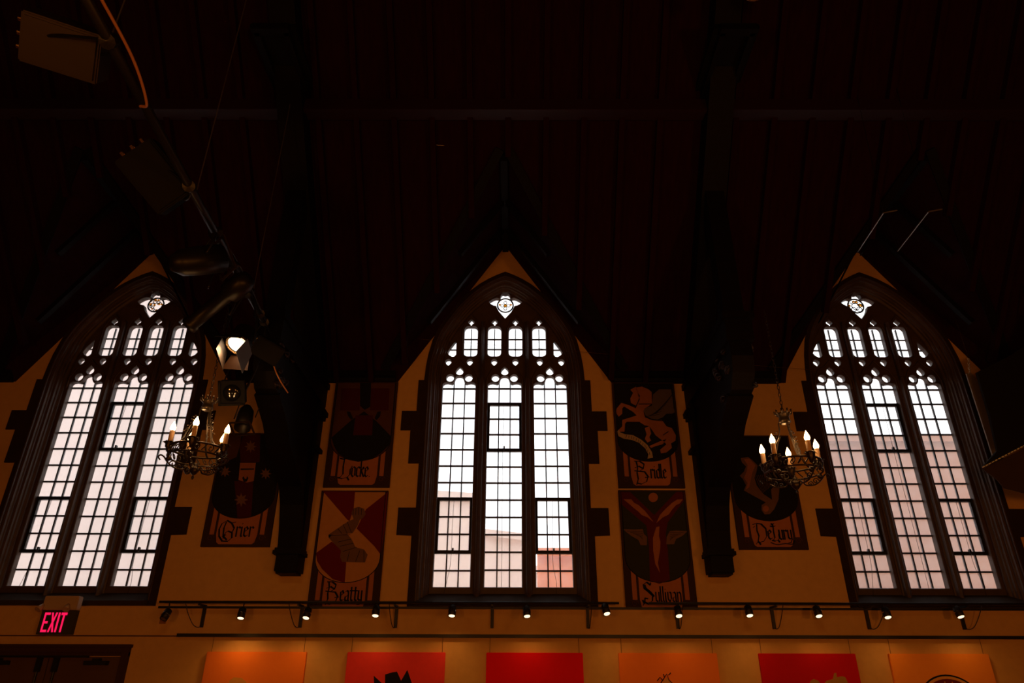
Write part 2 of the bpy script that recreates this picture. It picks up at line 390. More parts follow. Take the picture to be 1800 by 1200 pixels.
# ------------------------------------------------------------------ walls, floor, roof
EAVE = 4.795; APEX = 6.585; GW = 1.165; SL = 1.085; HALF = 6.0
XL, XR = -8.5, 8.5
prof = [(XL, 0.0), (XR, 0.0), (XR, EAVE)]
for x in WX[::-1]: prof += [(x+GW, EAVE), (x, APEX), (x-GW, EAVE)]
prof += [(XL, EAVE)]
plate('wall_front', prof, [shift(outline(.05, SILL+.003), x) for x in WX], 0.0, .34, M['plaster'])['kind'] = 'structure'
bm = B(); box(bm, XL, XR, -.15, -.0005, 0, 2.475); tag(obj('wall_front_lower', bm, M['plaster']), kind='structure')
for nm, a in (('wall_left', (XL-.1, XL, -12, .34)), ('wall_right', (XR, XR+.1, -12, .34))):
    bm = B(); box(bm, a[0], a[1], a[2], a[3], 0, EAVE)
    prism(bm, [(.34, EAVE), (-HALF, EAVE+SL*HALF+.4), (-12, EAVE)], a[0], a[1], 'yz'); tag(obj(nm, bm, M['backwall']), kind='structure')
bm = B(); box(bm, XL, XR, -12.1, -12, 0, EAVE+.3); tag(obj('wall_back', bm, M['backwall']), kind='structure')
bm = B(); box(bm, XL, XR, -12, 0, -.1, 0); tag(obj('floor', bm, M['floor']), kind='structure')
# roof with three dormers cut into its front slope
YV = -(APEX-EAVE)/SL
bm = B()
def quad(*p): bm.faces.new([bm.verts.new(q) for q in p])
ridge = (EAVE+SL*HALF)
cuts = [XL] + sum([[x-GW, x+GW] for x in WX], []) + [XR]
z_at = lambda y: EAVE - SL*y
FX, FY = .12, -.10                            # the valleys start a little outside the gable wall
quad((XL, YV, APEX), (XR, YV, APEX), (XR, -HALF, ridge), (XL, -HALF, ridge))
edges = [XL] + WX + [XR]
for i, (a, b) in enumerate(zip(cuts[::2], cuts[1::2])):
    va = a if i == 0 else a-GW; vb = b if i == 3 else b+GW
    fa = [] if i == 0 else [(a+FX, FY, z_at(FY))]; fb = [] if i == 3 else [(b-FX, FY, z_at(FY))]
    quad((a, .34, EAVE), (b, .34, EAVE), (b, 0, EAVE), (a, 0, EAVE))
    quad((a, 0, EAVE), (b, 0, EAVE), *fb, (vb, YV, APEX), (va, YV, APEX), *fa)
for x in WX:
    for s in (-1, 1):
        quad((x+s*GW, 0, EAVE), (x+s*GW, .34, EAVE), (x, .34, APEX), (x, 0, APEX)); quad((x, YV, APEX), (x+s*(GW+FX), FY, z_at(FY)), (x, 0, APEX)); quad((x+s*(GW+FX), FY, z_at(FY)), (x+s*GW, 0, EAVE), (x, 0, APEX))
quad((XL, -HALF, ridge), (XR, -HALF, ridge), (XR, -12, EAVE), (XL, -12, EAVE))
bmesh.ops.remove_doubles(bm, verts=bm.verts, dist=1e-4)
r = bmesh.ops.extrude_face_region(bm, geom=bm.faces[:])
for v in [g for g in r['geom'] if isinstance(g, bmesh.types.BMVert)]: v.co.z += .35
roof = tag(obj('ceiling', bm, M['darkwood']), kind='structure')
def roof_z(x, y):
    z = z_at(y)
    for w in WX:
        if abs(x-w) < GW and y > YV: z = max(z, APEX-(APEX-z_at(FY))*abs(x-w)/(GW+FX))
    return z
def slope_beam(bm, X, y0, y1, w, d, dz=0.0):
    """a timber on the underside of the front slope at X"""
    n = Vector((0, -SL, -1)).normalized()*-1
    p0 = Vector((X, y0, z_at(y0)+dz)); p1 = Vector((X, y1, z_at(y1)+dz)); dn = Vector((0, -SL, -1)).normalized()
    dn = Vector((0, -math.sin(math.atan(SL)), -math.cos(math.atan(SL))))
    vs = []
    for p in (p0, p1):
        for s, k in ((-1, 0), (1, 0), (1, 1), (-1, 1)): vs.append(bm.verts.new(p+Vector((s*w/2, 0, 0))+dn*(k*d)))
    for f in ((0,1,2,3),(4,7,6,5),(0,4,5,1),(1,5,6,2),(2,6,7,3),(3,7,4,0)): bm.faces.new([vs[i] for i in f])
X = XL+.3
while X < XR:
    dx = min(abs(X-w) for w in WX)
    y0 = 0.0 if dx > GW else YV*(1-dx/GW)
    if min(abs(X-t) for t in TX) > .2:
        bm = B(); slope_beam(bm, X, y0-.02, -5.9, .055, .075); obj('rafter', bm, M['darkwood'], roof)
    X += .37
for yy in (-2.02, -4.3):
    bm = B(); z = z_at(yy); box(bm, XL, XR, yy-.02, yy+.14, z-.22, z-.10); box(bm, XL, XR, yy-.03, yy+.02, z-.25, z-.21); obj('purlin', bm, M['purlin'], roof)
for x in WX:
    bm = B(); box(bm, x-.035, x+.035, YV+.03, -.02, APEX-.10, APEX-.015); obj('dormer_ridge_beam', bm, M['wood'], roof)
    for s in (-1, 1):
        a = Vector((x+s*(GW+FX+.01), FY-.02, z_at(FY)+.0)); b = Vector((x+s*.04, YV-.03, APEX-.0)); dn = Vector((0, -.5, -.8)).normalized()*.02; wv = Vector((s*.0, 0, 0))
        bm = B(); d = (b-a).normalized(); sd = d.cross(dn).normalized()*.045; vs = []
        for p in (a, b):
            for q in (sd, -sd, -sd+dn, sd+dn): vs.append(bm.verts.new(p+q))
        for f in ((0,1,2,3),(4,7,6,5),(0,4,5,1),(1,5,6,2),(2,6,7,3),(3,7,4,0)): bm.faces.new([vs[i] for i in f])
        obj('valley_rafter', bm, M['wood'], roof)
        # bargeboard rafters along the gable soffit
        for k, yy in enumerate((-.45, -.95)):
            t = 1+yy/(-YV) ; t = 1-(-yy)/(-YV)
            a = Vector((x+s*GW*t*.97, yy, APEX-(APEX-EAVE)*t*.97-.01)); b = Vector((x+s*.04, yy, APEX-.06))
            bm = B(); vs = []; n2 = Vector((-s*.84, 0, -.54))*(.05 if x*s >= -.2 else .010)
            for p in (a, b):
                for q in (Vector((0, .03, 0)), Vector((0, -.03, 0)), Vector((0, -.03, 0))+n2, Vector((0, .03, 0))+n2): vs.append(bm.verts.new(p+q))
            for f in ((0,1,2,3),(4,7,6,5),(0,4,5,1),(1,5,6,2),(2,6,7,3),(3,7,4,0)): bm.faces.new([vs[i] for i in f])
            obj('dormer_rafter', bm, M['wood'], roof)
# wall plate along the eaves between the dormers
for i, (a, b) in enumerate(zip(cuts[::2], cuts[1::2])):
    bm = B(); a2 = a+(.0 if i == 0 else .02); b2 = b-(0 if i == 3 else .02)
    prism(bm, [(-.001, EAVE-.01), (-.05, EAVE-.005), (-.06, EAVE+.03), (-.10, EAVE+.045), (-.10, EAVE+.10), (-.001, EAVE+.03)], a2, b2, 'yz')
    obj('eaves_cornice', bm, M['wood'], roof)
# side plates of the dormers running into the hall (one shows at the right edge)
bm = B(); box(bm, WX[2]+GW-.02, WX[2]+GW+.12, -1.5, -.1, EAVE-.02, EAVE+.10); box(bm, WX[2]+GW+.0, WX[2]+GW+.09, -1.5, -.1, EAVE-.05, EAVE-.02); obj('side_plate', bm, M['wood'], roof)

# trims
bm = B(); box(bm, at(313, 1118, -.15).x, XR, -.185, -.15, 2.219, 2.247); tag(obj('trim_1', bm, M['black']), 'black picture rail running along the lower wall above the paintings', kind='structure')
bm = B(); box(bm, XL, at(313, 1118, -.15).x, -.156, -.15, 2.223, 2.232); tag(obj('shadow_line', bm, M['mid'] if 'mid' in M else P['mid']), kind='structure')  # dark strip in place of the thin shadow line left of the rail
bm = B(); box(bm, at(279, 1068, -.15).x, XR, -.165, -.10, 2.462, 2.482); tag(obj('trim_3', bm, M['black']), kind='structure')

# ------------------------------------------------------------------ roof trusses
def make_truss(X, label):
    t = thing('roof_truss', label, 'roof truss', (X, 0, 2.79), group=None)
    z0 = 2.79
    def yz(bm, pts, w): prism(bm, [(y, z-z0) for y, z in pts], -w/2, w/2, 'yz')
    bm = B()
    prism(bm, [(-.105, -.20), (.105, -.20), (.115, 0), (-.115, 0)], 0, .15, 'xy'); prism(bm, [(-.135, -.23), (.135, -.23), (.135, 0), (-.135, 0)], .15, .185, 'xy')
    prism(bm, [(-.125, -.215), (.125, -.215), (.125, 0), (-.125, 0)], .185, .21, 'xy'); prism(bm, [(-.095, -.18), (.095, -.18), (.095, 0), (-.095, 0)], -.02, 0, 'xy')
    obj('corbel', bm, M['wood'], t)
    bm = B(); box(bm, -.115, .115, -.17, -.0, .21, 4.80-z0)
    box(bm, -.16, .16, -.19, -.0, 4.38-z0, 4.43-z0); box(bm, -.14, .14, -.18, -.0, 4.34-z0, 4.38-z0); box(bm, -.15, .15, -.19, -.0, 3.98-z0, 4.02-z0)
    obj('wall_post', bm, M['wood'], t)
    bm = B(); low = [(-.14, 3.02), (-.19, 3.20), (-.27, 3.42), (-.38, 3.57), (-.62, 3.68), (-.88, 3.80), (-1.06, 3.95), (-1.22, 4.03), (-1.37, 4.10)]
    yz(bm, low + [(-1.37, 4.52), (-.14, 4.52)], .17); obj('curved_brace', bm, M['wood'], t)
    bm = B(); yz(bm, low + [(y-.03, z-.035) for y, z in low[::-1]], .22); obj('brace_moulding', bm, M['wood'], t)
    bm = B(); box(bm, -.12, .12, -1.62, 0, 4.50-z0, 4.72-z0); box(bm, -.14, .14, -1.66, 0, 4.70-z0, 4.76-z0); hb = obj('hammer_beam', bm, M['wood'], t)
    bm = B()       # carved end: foliage scrolls over a tapering block
    yz(bm, [(-1.30, 4.06), (-1.46, 4.10), (-1.56, 4.22), (-1.60, 4.36), (-1.58, 4.50), (-1.30, 4.50)], .19)
    ce = obj('carved_end', bm, M['wood'], t); bm = B()
    rnd = random.Random(3)
    for s in (-1, 1):
        for k in range(12):
            yy = -1.10-.46*rnd.random(); zz = 4.08+.42*rnd.random()-z0; rr = .030+.03*rnd.random()
            tube(bm, [(s*(.10+.012*math.sin(a*2)), yy+rr*math.exp(-a*.22)*math.cos(a), zz+rr*math.exp(-a*.22)*math.sin(a)) for a in [j*.55 for j in range(14)]], .010, 6)
    obj('foliage_carving', bm, M['carved'], ce, True)
    bm = B(); box(bm, -.09, .09, -1.56, -1.40, 4.74-z0, z_at(-1.48)-z0-.02); obj('hammer_post', bm, M['wood'], t)
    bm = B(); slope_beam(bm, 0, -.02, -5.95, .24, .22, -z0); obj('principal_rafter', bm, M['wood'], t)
    bm = B()       # deep arched rib end under the purlin
    for s in (-1, 1): box(bm, s*.13-.022, s*.13+.022, -2.75, -1.85, 6.93-z0, 7.0-z0)
    box(bm, -.16, .16, -2.80, -2.72, 6.93-z0, 7.0-z0); box(bm, -.20, .20, -2.75, -1.85, 7.0-z0, 7.05-z0); obj('upper_rib', bm, M['wood'], t)
    return t
M['carved'] = mat('carved_oak', (.022, .013, .008), .28, bump=.3, scale=30, spec=.6)
make_truss(TX[0], 'dark carved timber truss with its post between the left and central windows')
make_truss(TX[1], 'dark carved timber truss with its post between the central and right windows')

# ------------------------------------------------------------------ blackletter strokes
G = {
 'o': (.62, [[(.1,.85),(.1,.15),(.3,0),(.5,.15),(.5,.85),(.3,1),(.1,.85)]]), 'c': (.52, [[(.46,.85),(.3,1),(.1,.85),(.1,.15),(.3,0),(.46,.12)]]),
 'k': (.60, [[(.1,1.6),(.1,0)],[(.1,.55),(.42,.98),(.46,.8),(.15,.55)],[(.2,.55),(.55,0)]]), 'e': (.58, [[(.12,.5),(.46,.74),(.3,1),(.1,.85),(.1,.15),(.3,0),(.5,.15)]]),
 'a': (.62, [[(.1,.9),(.3,1),(.48,.85),(.48,.05),(.58,0)],[(.48,.55),(.12,.4),(.1,.1),(.28,0),(.48,.15)]]), 't': (.50, [[(.2,1.35),(.2,.15),(.35,0),(.48,.1)],[(.0,.98),(.45,.98)]]),
 'y': (.62, [[(.1,1),(.1,.2),(.3,.05),(.5,.2)],[(.5,1),(.5,.0),(.3,-.32),(.0,-.36)]]), 'r': (.50, [[(.1,1),(.1,0)],[(.1,.8),(.32,1),(.45,.84)]]),
 'i': (.30, [[(.1,.98),(.1,.08),(.2,0)],[(.08,1.25),(.14,1.33)]]), 'd': (.62, [[(.5,1.6),(.5,0)],[(.5,.85),(.3,1),(.1,.85),(.1,.15),(.3,0),(.5,.15)]]),
 'l': (.30, [[(.1,1.6),(.1,.1),(.22,0)]]), 'u': (.62, [[(.1,1),(.1,.15),(.28,0),(.5,.15)],[(.5,1),(.5,0)]]), 'v': (.60, [[(.1,1),(.1,.3),(.3,0),(.5,.35),(.5,.9),(.35,1)]]),
 'n': (.62, [[(.1,1),(.1,0)],[(.1,.85),(.32,1),(.5,.85),(.5,0)]]), '.': (.25, [[(.08,.0),(.14,.07)]]),
 'L': (1.15, [[(.35,1.95),(.42,1.6),(.38,1.0),(.42,.3),(.22,.0),(.02,-.02)],[(.05,1.7),(.35,1.62),(.72,1.72)],[(.2,1.98),(.42,1.86),(.6,2.05)],[(.05,-.05),(.4,-.12),(.75,-.02),(1.0,.25),(.98,.7),(1.12,1.0)],[(.8,-.02),(.95,-.25)]]),
 'G': (1.5, [[(1.25,1.9),(.95,1.8),(.6,2.05),(.25,1.75),(.12,1.2),(.2,.5),(.5,.02),(.9,.0),(1.15,.35),(1.1,.85),(.8,1.0),(.62,.85)],[(.55,1.9),(.45,1.3),(.5,.5),(.8,.15)],[(.42,.45),(.7,.62)],[(.52,.3),(.62,.75)],[(1.1,.9),(1.2,1.3),(.95,1.8)]]),
 'B': (1.35, [[(.3,2.0),(.38,1.5),(.3,.9),(.36,.3),(.2,-.25)],[(.15,2.05),(.6,2.05),(.95,1.75),(.85,1.3),(.5,1.05),(.1,1.1)],[(.5,1.05),(.95,1.0),(1.2,.55),(1.05,.05),(.6,-.2),(.2,-.1)],[(.15,1.4),(.5,1.55),(.8,1.35)],[(.95,.45),(1.3,.5)]]),
 'S': (1.5, [[(1.0,1.75),(.65,2.05),(.3,1.8),(.35,1.4),(.75,1.05),(1.15,.65),(1.1,.1),(.7,-.25),(.3,-.05),(.35,.35),(.65,.3)],[(.45,1.75),(.5,1.4),(.95,1.0),(1.3,.55)],[(.1,.15),(.25,-.2),(.1,-.4)],[(1.0,1.75),(1.05,2.0)]]),
 'D': (1.3, [[(.35,1.85),(.3,1.2),(.4,.6),(.25,.0),(.05,-.25)],[(.0,1.85),(.35,1.95),(.75,1.9),(1.1,1.4),(1.1,.6),(.75,.05),(.25,-.1)],[(.0,1.5),(.15,1.65)],[(.3,.0),(.45,-.3)]]),
 'T': (1.0, [[(.5,1.75),(.45,1.0),(.5,.3),(.35,.0)],[(.05,1.6),(.3,1.85),(.6,1.7),(.95,1.85)],[(.3,.0),(.8,-.02),(1.1,.2)]]),
}
def lettering(bm, text, x, z, sx, sz, nib=.0185, y=-.0045, cap=1.0):
    n = Vector((nib*.80, nib*.55))
    for ch in text:
        w, strokes = G[ch]; k = cap if ch.isupper() else 1.0
        for st in strokes:
            for (a, b), (c, d) in zip(st, st[1:]):
                p = Vector((x+a*sx*k, z+b*sz*k)); q = Vector((x+c*sx*k, z+d*sz*k)); dd = q-p
                if dd.length < 1e-5: continue
                e = dd.normalized()*nib*.12; p2, q2 = p-e, q+e
                o = Vector((-dd.y, dd.x)).normalized()*max(nib*.16, abs(n.x*(-dd.y/dd.length)+n.y*dd.x/dd.length)*.5)
                prism(bm, [tuple(p2-o), tuple(q2-o), tuple(q2+o), tuple(p2+o)], y, y+.0012)
        x += w*sx*(k if ch.isupper() else 1.0)

# ------------------------------------------------------------------ heraldic banners
BW, BH, BY = .672, 1.16, -.030
def banner(x0, ztop, label, cat='banner'):
    t = thing('heraldic_banner', label, cat, (x0, BY, ztop-BH), group='painted heraldic banners on the upper wall')
    bm = B(); box(bm, 0, BW, 0, .029, 0, BH); obj('board', bm, P['frame'], t)
    def F(u): return u*BW
    sh = lambda pts: [(u*BW, v*BH) for u, v in pts]
    sc = B(); prism(sc, sh([(.225, .035), (.26, .02), (.74, .02), (.775, .035), (.80, .10), (.80, .36), (.20, .36), (.20, .10)]), -.002, 0)
    prism(sc, sh([(.10, .10), (.165, .10), (.165, .36), (.10, .36)]), -.002, 0); prism(sc, sh([(.835, .10), (.90, .10), (.90, .36), (.835, .36)]), -.002, 0)
    s = obj('name_scroll', sc, P['scroll'], t)
    for cx in (.125, .875):
        cr = B(); tube(cr, [(cx*BW+.035*math.exp(-a*.15)*math.cos(a), -.003, .07*BH+.035*math.exp(-a*.15)*math.sin(a)) for a in [j*.5 for j in range(18)]], .005, 5)
        obj('scroll_curl', cr, P['mid'], s)
    return t, sh
def shield(t, sh, m, top=.985, m_side=.035):
    b = .236; side = .43
    pts = [(m_side, top), (m_side, side)] + [(.5+(.5-m_side)*math.cos(a), side-(side-b)*math.sin(a)) for a in [PI-PI*k/20 for k in range(1, 20)]] + [(1-m_side, side), (1-m_side, top)]
    bm = B(); prism(bm, sh(pts), -.0035, 0); o = obj('shield', bm, m, t)
    bm = B(); tube(bm, [(u*BW, -.004, v*BH) for u, v in pts], .004, 5, True); obj('shield_outline', bm, P['ink'], o)
    return o
def polys(name, t, m, lst, lay):
    for p in lst:
        bm = B(); prism(bm, p, -.0035-.0012*lay, -.0025); o = obj(name, bm, m, t)
    return o
def zz(x0, ztop, ox, oy, sc):
    """points read on an enlargement of the photograph -> metres on the board"""
    def f(pts):
        out = []
        for a, b in pts:
            p = at(ox+a/sc, oy+b/sc, BY); out.append((p.x-x0, p.z-(ztop-BH)))
        return out
    return f
def clampb(pts): return [(min(max(x, .012), BW-.012), min(max(z, .012), BH-.012)) for x, z in pts]

# black shield with dark red blocks
x0, zt = -1.930, 4.790
t, sh = banner(x0, zt, 'upper banner left of the central window with a black shield and dark red blocks'); shield(t, sh, P['mid'])
z = zz(x0, zt, 530, 660, 5.717)
polys('black_field', t, P['ink'], [clampb(z([(300,625),(500,450),(630,360),(750,455),(905,615),(880,700),(800,780),(700,840),(570,868),(450,835),(370,785),(330,715)])), clampb(z([(590,60),(700,60),(700,310),(635,345),(590,305)]))], 1)
polys('red_block', t, P['darkred'], [clampb(z([(400,130),(590,130),(585,350),(390,350)])), clampb(z([(700,130),(885,130),(875,350),(690,350)])), z([(545,400),(720,400),(710,600),(520,600)])], 2)
polys('horn', t, P['dark'], [z([(455,360),(490,365),(520,430),(500,445),(470,410)]), z([(800,360),(765,365),(735,430),(755,450),(790,410)])], 3)
bm = B(); lettering(bm, 'L', .138, .100, .125, .117); lettering(bm, 'ocke.', .272, .106, .078, .105); obj('lettering', bm, P['ink'], t)

# red and ochre quarters with a bent armoured arm
x0, zt = -1.936, 3.595
t, sh = banner(x0, zt, 'lower banner left of the central window, red and ochre quarters behind an armoured arm'); shield(t, sh, P['tan'])
z = zz(x0, zt, 530, 850, 5.4556)
polys('red_quarter', t, P['red'], [z([(205,72),(515,72),(500,250),(460,360),(440,345)]), z([(828,80),(800,440),(760,680),(700,600),(530,430),(620,245)]), z([(140,665),(290,555),(400,640),(430,760),(415,950),(300,915),(200,820),(150,740)])], 1)
polys('armoured_arm', t, P['brown'], [z([(480,280),(500,235),(550,222),(600,240),(618,290),(590,330),(560,345),(540,400),(490,475),(440,480),(300,485),(262,520),(258,490),(330,440),(450,360),(500,340)]),
    z([(262,490),(440,480),(480,530),(520,610),(600,630),(635,680),(610,755),(390,750),(370,700),(380,640),(330,590),(290,550),(265,520)])], 2)
bm = B()
for a, b in (((500,245),(495,300)),((525,235),(520,300)),((550,230),(548,300)),((578,240),(575,300)),((440,365),(480,470)),((400,390),(440,480)),((350,430),(390,480)),((270,495),(470,490)),((350,560),(480,530)),((370,600),(500,570)),((400,650),(530,610)),((440,740),(460,650)),((520,750),(560,640)),((600,750),(600,640))):
    q = z([a, b]); tube(bm, [(q[0][0], -.0065, q[0][1]), (q[1][0], -.0065, q[1][1])], .0028, 4)
obj('armour_lines', bm, P['ink'], t)
bm = B(); lettering(bm, 'B', .150, .100, .108, .088); lettering(bm, 'eatty', .298, .110, .076, .092); obj('lettering', bm, P['ink'], t)

# rearing winged horse
x0, zt = 1.062, 4.790
t, sh = banner(x0, zt, 'upper banner right of the central window with a rearing winged horse'); shield(t, sh, P['dark'])
z = zz(x0, zt, 1070, 670, 6.316)
polys('horse', t, P['orange'], [z([(240,95),(300,60),(320,120),(345,165),(320,230),(300,270),(245,240),(240,190),(270,130)]),
    z([(300,70),(370,60),(440,90),(475,120),(480,250),(420,290),(385,330),(400,400),(470,430),(590,430),(640,500),(700,520),(745,600),(740,660),(690,690),(700,740),(640,790),(580,800),(570,760),(640,700),(600,660),(570,640),(520,600),(480,540),(450,500),(400,490),(340,450),(200,450),(180,470),(175,560),(120,560),(110,540),(150,500),(150,430),(250,400),(310,380),(270,340),(220,310),(170,280),(150,300),(150,360),(110,395),(75,340),(90,300),(140,240),(230,270),(300,300),(345,200)]),
    z([(400,520),(450,500),(470,580),(450,620),(470,660),(430,680),(400,640),(420,590)]), z([(640,640),(600,700),(520,720),(470,740),(450,720),(560,670)])], 1)
polys('wing', t, P['wing'], [z([(385,330),(400,300),(480,270),(490,150),(560,90),(690,90),(710,200),(720,300),(740,345),(700,360),(640,360),(600,400),(540,425),(470,415),(410,380)])], 2)
bm = B()
for k in range(8):
    q = z([(430+k*14, 390-k*4), (560+k*24, 370-k*36)]); tube(bm, [(q[0][0], -.0068, q[0][1]), (q[1][0], -.0068, q[1][1])], .0026, 4)
for a, b in (((480,430),(600,440)),((600,600),(660,560)),((330,255),(480,255))):
    q = z([a, b]); tube(bm, [(q[0][0], -.0068, q[0][1]), (q[1][0], -.0068, q[1][1])], .005, 4)
obj('wing_lines', bm, P['ink'], t)
polys('motto_ribbon', t, P['white'], [z([(90,560),(110,540),(130,570),(180,590),(270,600),(360,650),(430,710),(480,790),(490,850),(430,860),(440,810),(400,740),(330,680),(250,650),(170,640),(110,610)])], 3)
bm = B()
for k, (a, b) in enumerate(((200,600),(225,605),(250,612),(280,622),(305,635),(330,650),(355,665),(380,685),(400,705),(420,730),(435,760),(450,790))):
    q = z([(a, b), (a-12+8*(k % 3), b+28)]); tube(bm, [(q[0][0], -.0085, q[0][1]), (q[1][0], -.0085, q[1][1])], .003, 4)
obj('ribbon_marks', bm, P['ink'], t)
bm = B(); lettering(bm, 'B', .160, .058, .120, .106); lettering(bm, 'ridle', .330, .098, .0735, .093); obj('lettering', bm, P['ink'], t)

# dark red pall with flames and wings
x0, zt = 1.056, 3.606
t, sh = banner(x0, zt, 'lower banner right of the central window, dark red Y shape with flames and wings'); shield(t, sh, P['green'])
z = zz(x0, zt, 1060, 850, 5.4556)
polys('red_pall', t, P['pall'], [clampb(z([(150,80),(260,80),(490,300),(700,80),(790,80),(800,150),(620,370),(600,480),(620,640),(640,920),(540,960),(450,930),(440,600),(415,400),(160,190)]))], 1)
polys('flame', t, P['orange'], [z([(195,150),(270,150),(300,185),(340,205),(400,260),(440,310),(485,370),(430,325),(370,300),(330,260),(295,235),(250,195)]), z([(510,378),(545,300),(600,240),(660,185),(710,152),(765,150),(735,190),(700,205),(660,250),(630,295),(570,325)]),
    z([(510,415),(540,410),(535,500),(550,560),(545,640),(525,760),(545,855),(500,770),(480,640),(478,520)])], 2)
polys('round_face', t, P['orange'], [z([(480+45*math.cos(a), 132+45*math.sin(a)) for a in [k*PI/8 for k in range(16)]])], 3)
polys('small_wing', t, P['brown'], [z([(190,435),(300,440),(380,435),(390,480),(420,510),(420,590),(360,590),(340,540),(270,500),(230,470)]), z([(810,455),(700,450),(640,455),(610,510),(605,580),(680,580),(700,530),(760,500)])], 2)
bm = B()
for s in range(5):
    q = z([(230+s*30, 455+s*12), (380, 460+s*18)]); tube(bm, [(q[0][0], -.0068, q[0][1]), (q[1][0], -.0068, q[1][1])], .0022, 4)
    q = z([(770-s*26, 470+s*12), (640, 470+s*18)]); tube(bm, [(q[0][0], -.0068, q[0][1]), (q[1][0], -.0068, q[1][1])], .0022, 4)
obj('wing_lines', bm, P['ink'], t)
bm = B(); lettering(bm, 'S', .150, .100, .092, .085); lettering(bm, 'ullivan', .280, .100, .0745, .085, .016); obj('lettering', bm, P['ink'], t)

# stars round a pale square
x0, zt = -3.050, 4.200
t, sh = banner(x0, zt, 'black banner behind the left chandelier with small stars round a pale square'); shield(t, sh, P['dark'])
z = zz(x0, zt, 350, 750, 5.4533)
def star(cx, cy, r, n=8): return [(cx+(r if k % 2 == 0 else r*.5)*math.sin(k*PI/n), cy-(r if k % 2 == 0 else r*.5)*math.cos(k*PI/n)) for k in range(2*n)]
polys('side_field', t, P['mid'], [z([(290,70),(405,70),(400,150),(360,290),(250,340),(240,200)])], 1)
polys('red_field', t, P['darkred'], [z([(430,60),(590,60),(580,340),(400,340),(390,200)]), z([(340,520),(520,520),(500,860),(370,880)])], 1)
polys('pale_square', t, P['orange'], [z([(395,345),(545,345),(525,520),(460,535),(380,510)])], 2)
polys('square_detail', t, P['ink'], [z([(400,400),(530,400),(525,412),(400,415)]), z([(415,490),(430,475),(440,500),(455,500),(460,475),(475,490),(460,525),(430,530)])], 3)
polys('star', t, P['brown'], [z(star(405, 700, 68)), z(star(495, 190, 60)), z(star(640, 450, 55)), z(star(250, 430, 55))], 2)
bm = B(); lettering(bm, 'G', .140, .050, .135, .098); lettering(bm, 'rier', .322, .096, .094, .096); obj('lettering', bm, P['ink'], t)

# harp
x0, zt = 2.195, 4.187
t, sh = banner(x0, zt, 'black banner behind the right chandelier with a figured harp'); shield(t, sh, P['dark'])
z = zz(x0, zt, 1280, 750, 5.4533)
polys('harp', t, P['brown'], [z([(120,300),(190,290),(230,320),(280,370),(270,430),(250,490),(270,560),(330,640),(420,700),(410,600),(440,570),(490,580),(480,700),(440,790),(400,835),(350,840),(320,800),(320,750),(360,725),(240,660),(150,610),(170,560),(140,500),(110,470),(150,430),(170,380),(130,340)])], 1)
polys('harp_figure', t, P['orange'], [z([(150,310),(200,305),(260,370),(230,440),(215,510),(200,580),(170,600),(185,540),(150,490),(175,430),(185,370)]), z([(360+28*math.cos(a), 785+30*math.sin(a)) for a in [k*PI/8 for k in range(16)]])], 2)
bm = B()
for k in range(9):
    q = z([(270+k*14, 430+k*14), (270+k*16, 620+k*10)]) if k < 0 else z([(255+k*17, 470-k*3), (330+k*9, 640-k*8)]); tube(bm, [(q[0][0], -.006, q[0][1]), (q[1][0], -.006, q[1][1])], .0018, 4)
obj('harp_strings', bm, P['brown'], t)
bm = B(); lettering(bm, 'D', .160, .072, .112, .090); lettering(bm, 'e', .292, .096, .080, .090); lettering(bm, 'L', .325, .088, .078, .080); lettering(bm, 'ury', .400, .094, .076, .092)
tube(bm, bez([(.31, -.0045, .065), (.37, -.0045, .045), (.45, -.0045, .055), (.52, -.0045, .050), (.545, -.0045, .085)], 5), .005, 5); obj('lettering', bm, P['ink'], t)

# ------------------------------------------------------------------ paintings on the lower wall
PC = dict(orange=paint('canvas_orange', (1.0, .25, .03), var=.06), rose=paint('canvas_rose_red', (.90, .055, .05), var=.08), red=paint('canvas_scarlet', (.88, .003, .006), var=.04), olive=paint('canvas_olive', (.42, .22, .02)),
          crim=paint('canvas_crimson', (.60, .003, .006), var=.05), ochre=paint('canvas_ochre', (1.0, .33, .035), var=.06), gold=paint('canvas_gold', (.70, .33, .06)), oxblood=paint('canvas_oxblood', (.16, .015, .008)))
def painting(x0, x1, m, label, ztop=2.097, h=1.10):
    t = thing('painting', label, 'painting', (x0, -.185, ztop-h), group=None)
    bm = B(); box(bm, 0, x1-x0, 0, .035, 0, h)
    bmesh.ops.bevel(bm, geom=bm.edges[:], offset=.004, segments=2, affect='EDGES')
    obj('canvas', bm, m, t)
    for x in (.03, x1-x0-.03):
        w = B(); tube(w, [(x, .028, h), (x, .024, 2.235-(ztop-h))], .0016, 5)
        obj('hanging_wire', w, M['black'], t)
    return t
def pp(x0, ztop, h, pts):
    out = []
    for a, b in pts:
        p = at(a, b, -.185); out.append((p.x-x0, p.z-(ztop-h)))
    return out
def motif(t, name, m, pts, lay=1): 
    bm = B(); prism(bm, pts, -.001-.001*lay, .002); return obj(name, bm, m, t)
Z = (2.097, 1.10)
t = painting(-2.733, -1.845, PC['orange'], 'orange painting with a pale rounded shape, leftmost of the row')
motif(t, 'rounded_shape', PC['gold'], pp(-2.733, *Z, [(400,1215),(403,1196),(411,1190),(425,1191),(433,1198),(440,1215),(430,1260),(405,1260)]))
t = painting(-1.478, -.606, PC['rose'], 'rose red painting with a black jagged crown shape')
motif(t, 'jagged_crown', P['ink'], pp(-1.478, *Z, [(657,1187),(671,1200),(677,1201),(677,1185),(690,1181),(698,1180),(705,1196),(716,1177),(724,1200),(726,1250),(660,1250)]))
t = painting(-.240, .619, PC['red'], 'plain scarlet painting below the central window')
t = painting(.938, 1.812, PC['orange'], 'orange painting with a small sketched figure, below the winged banner')
bm = B()
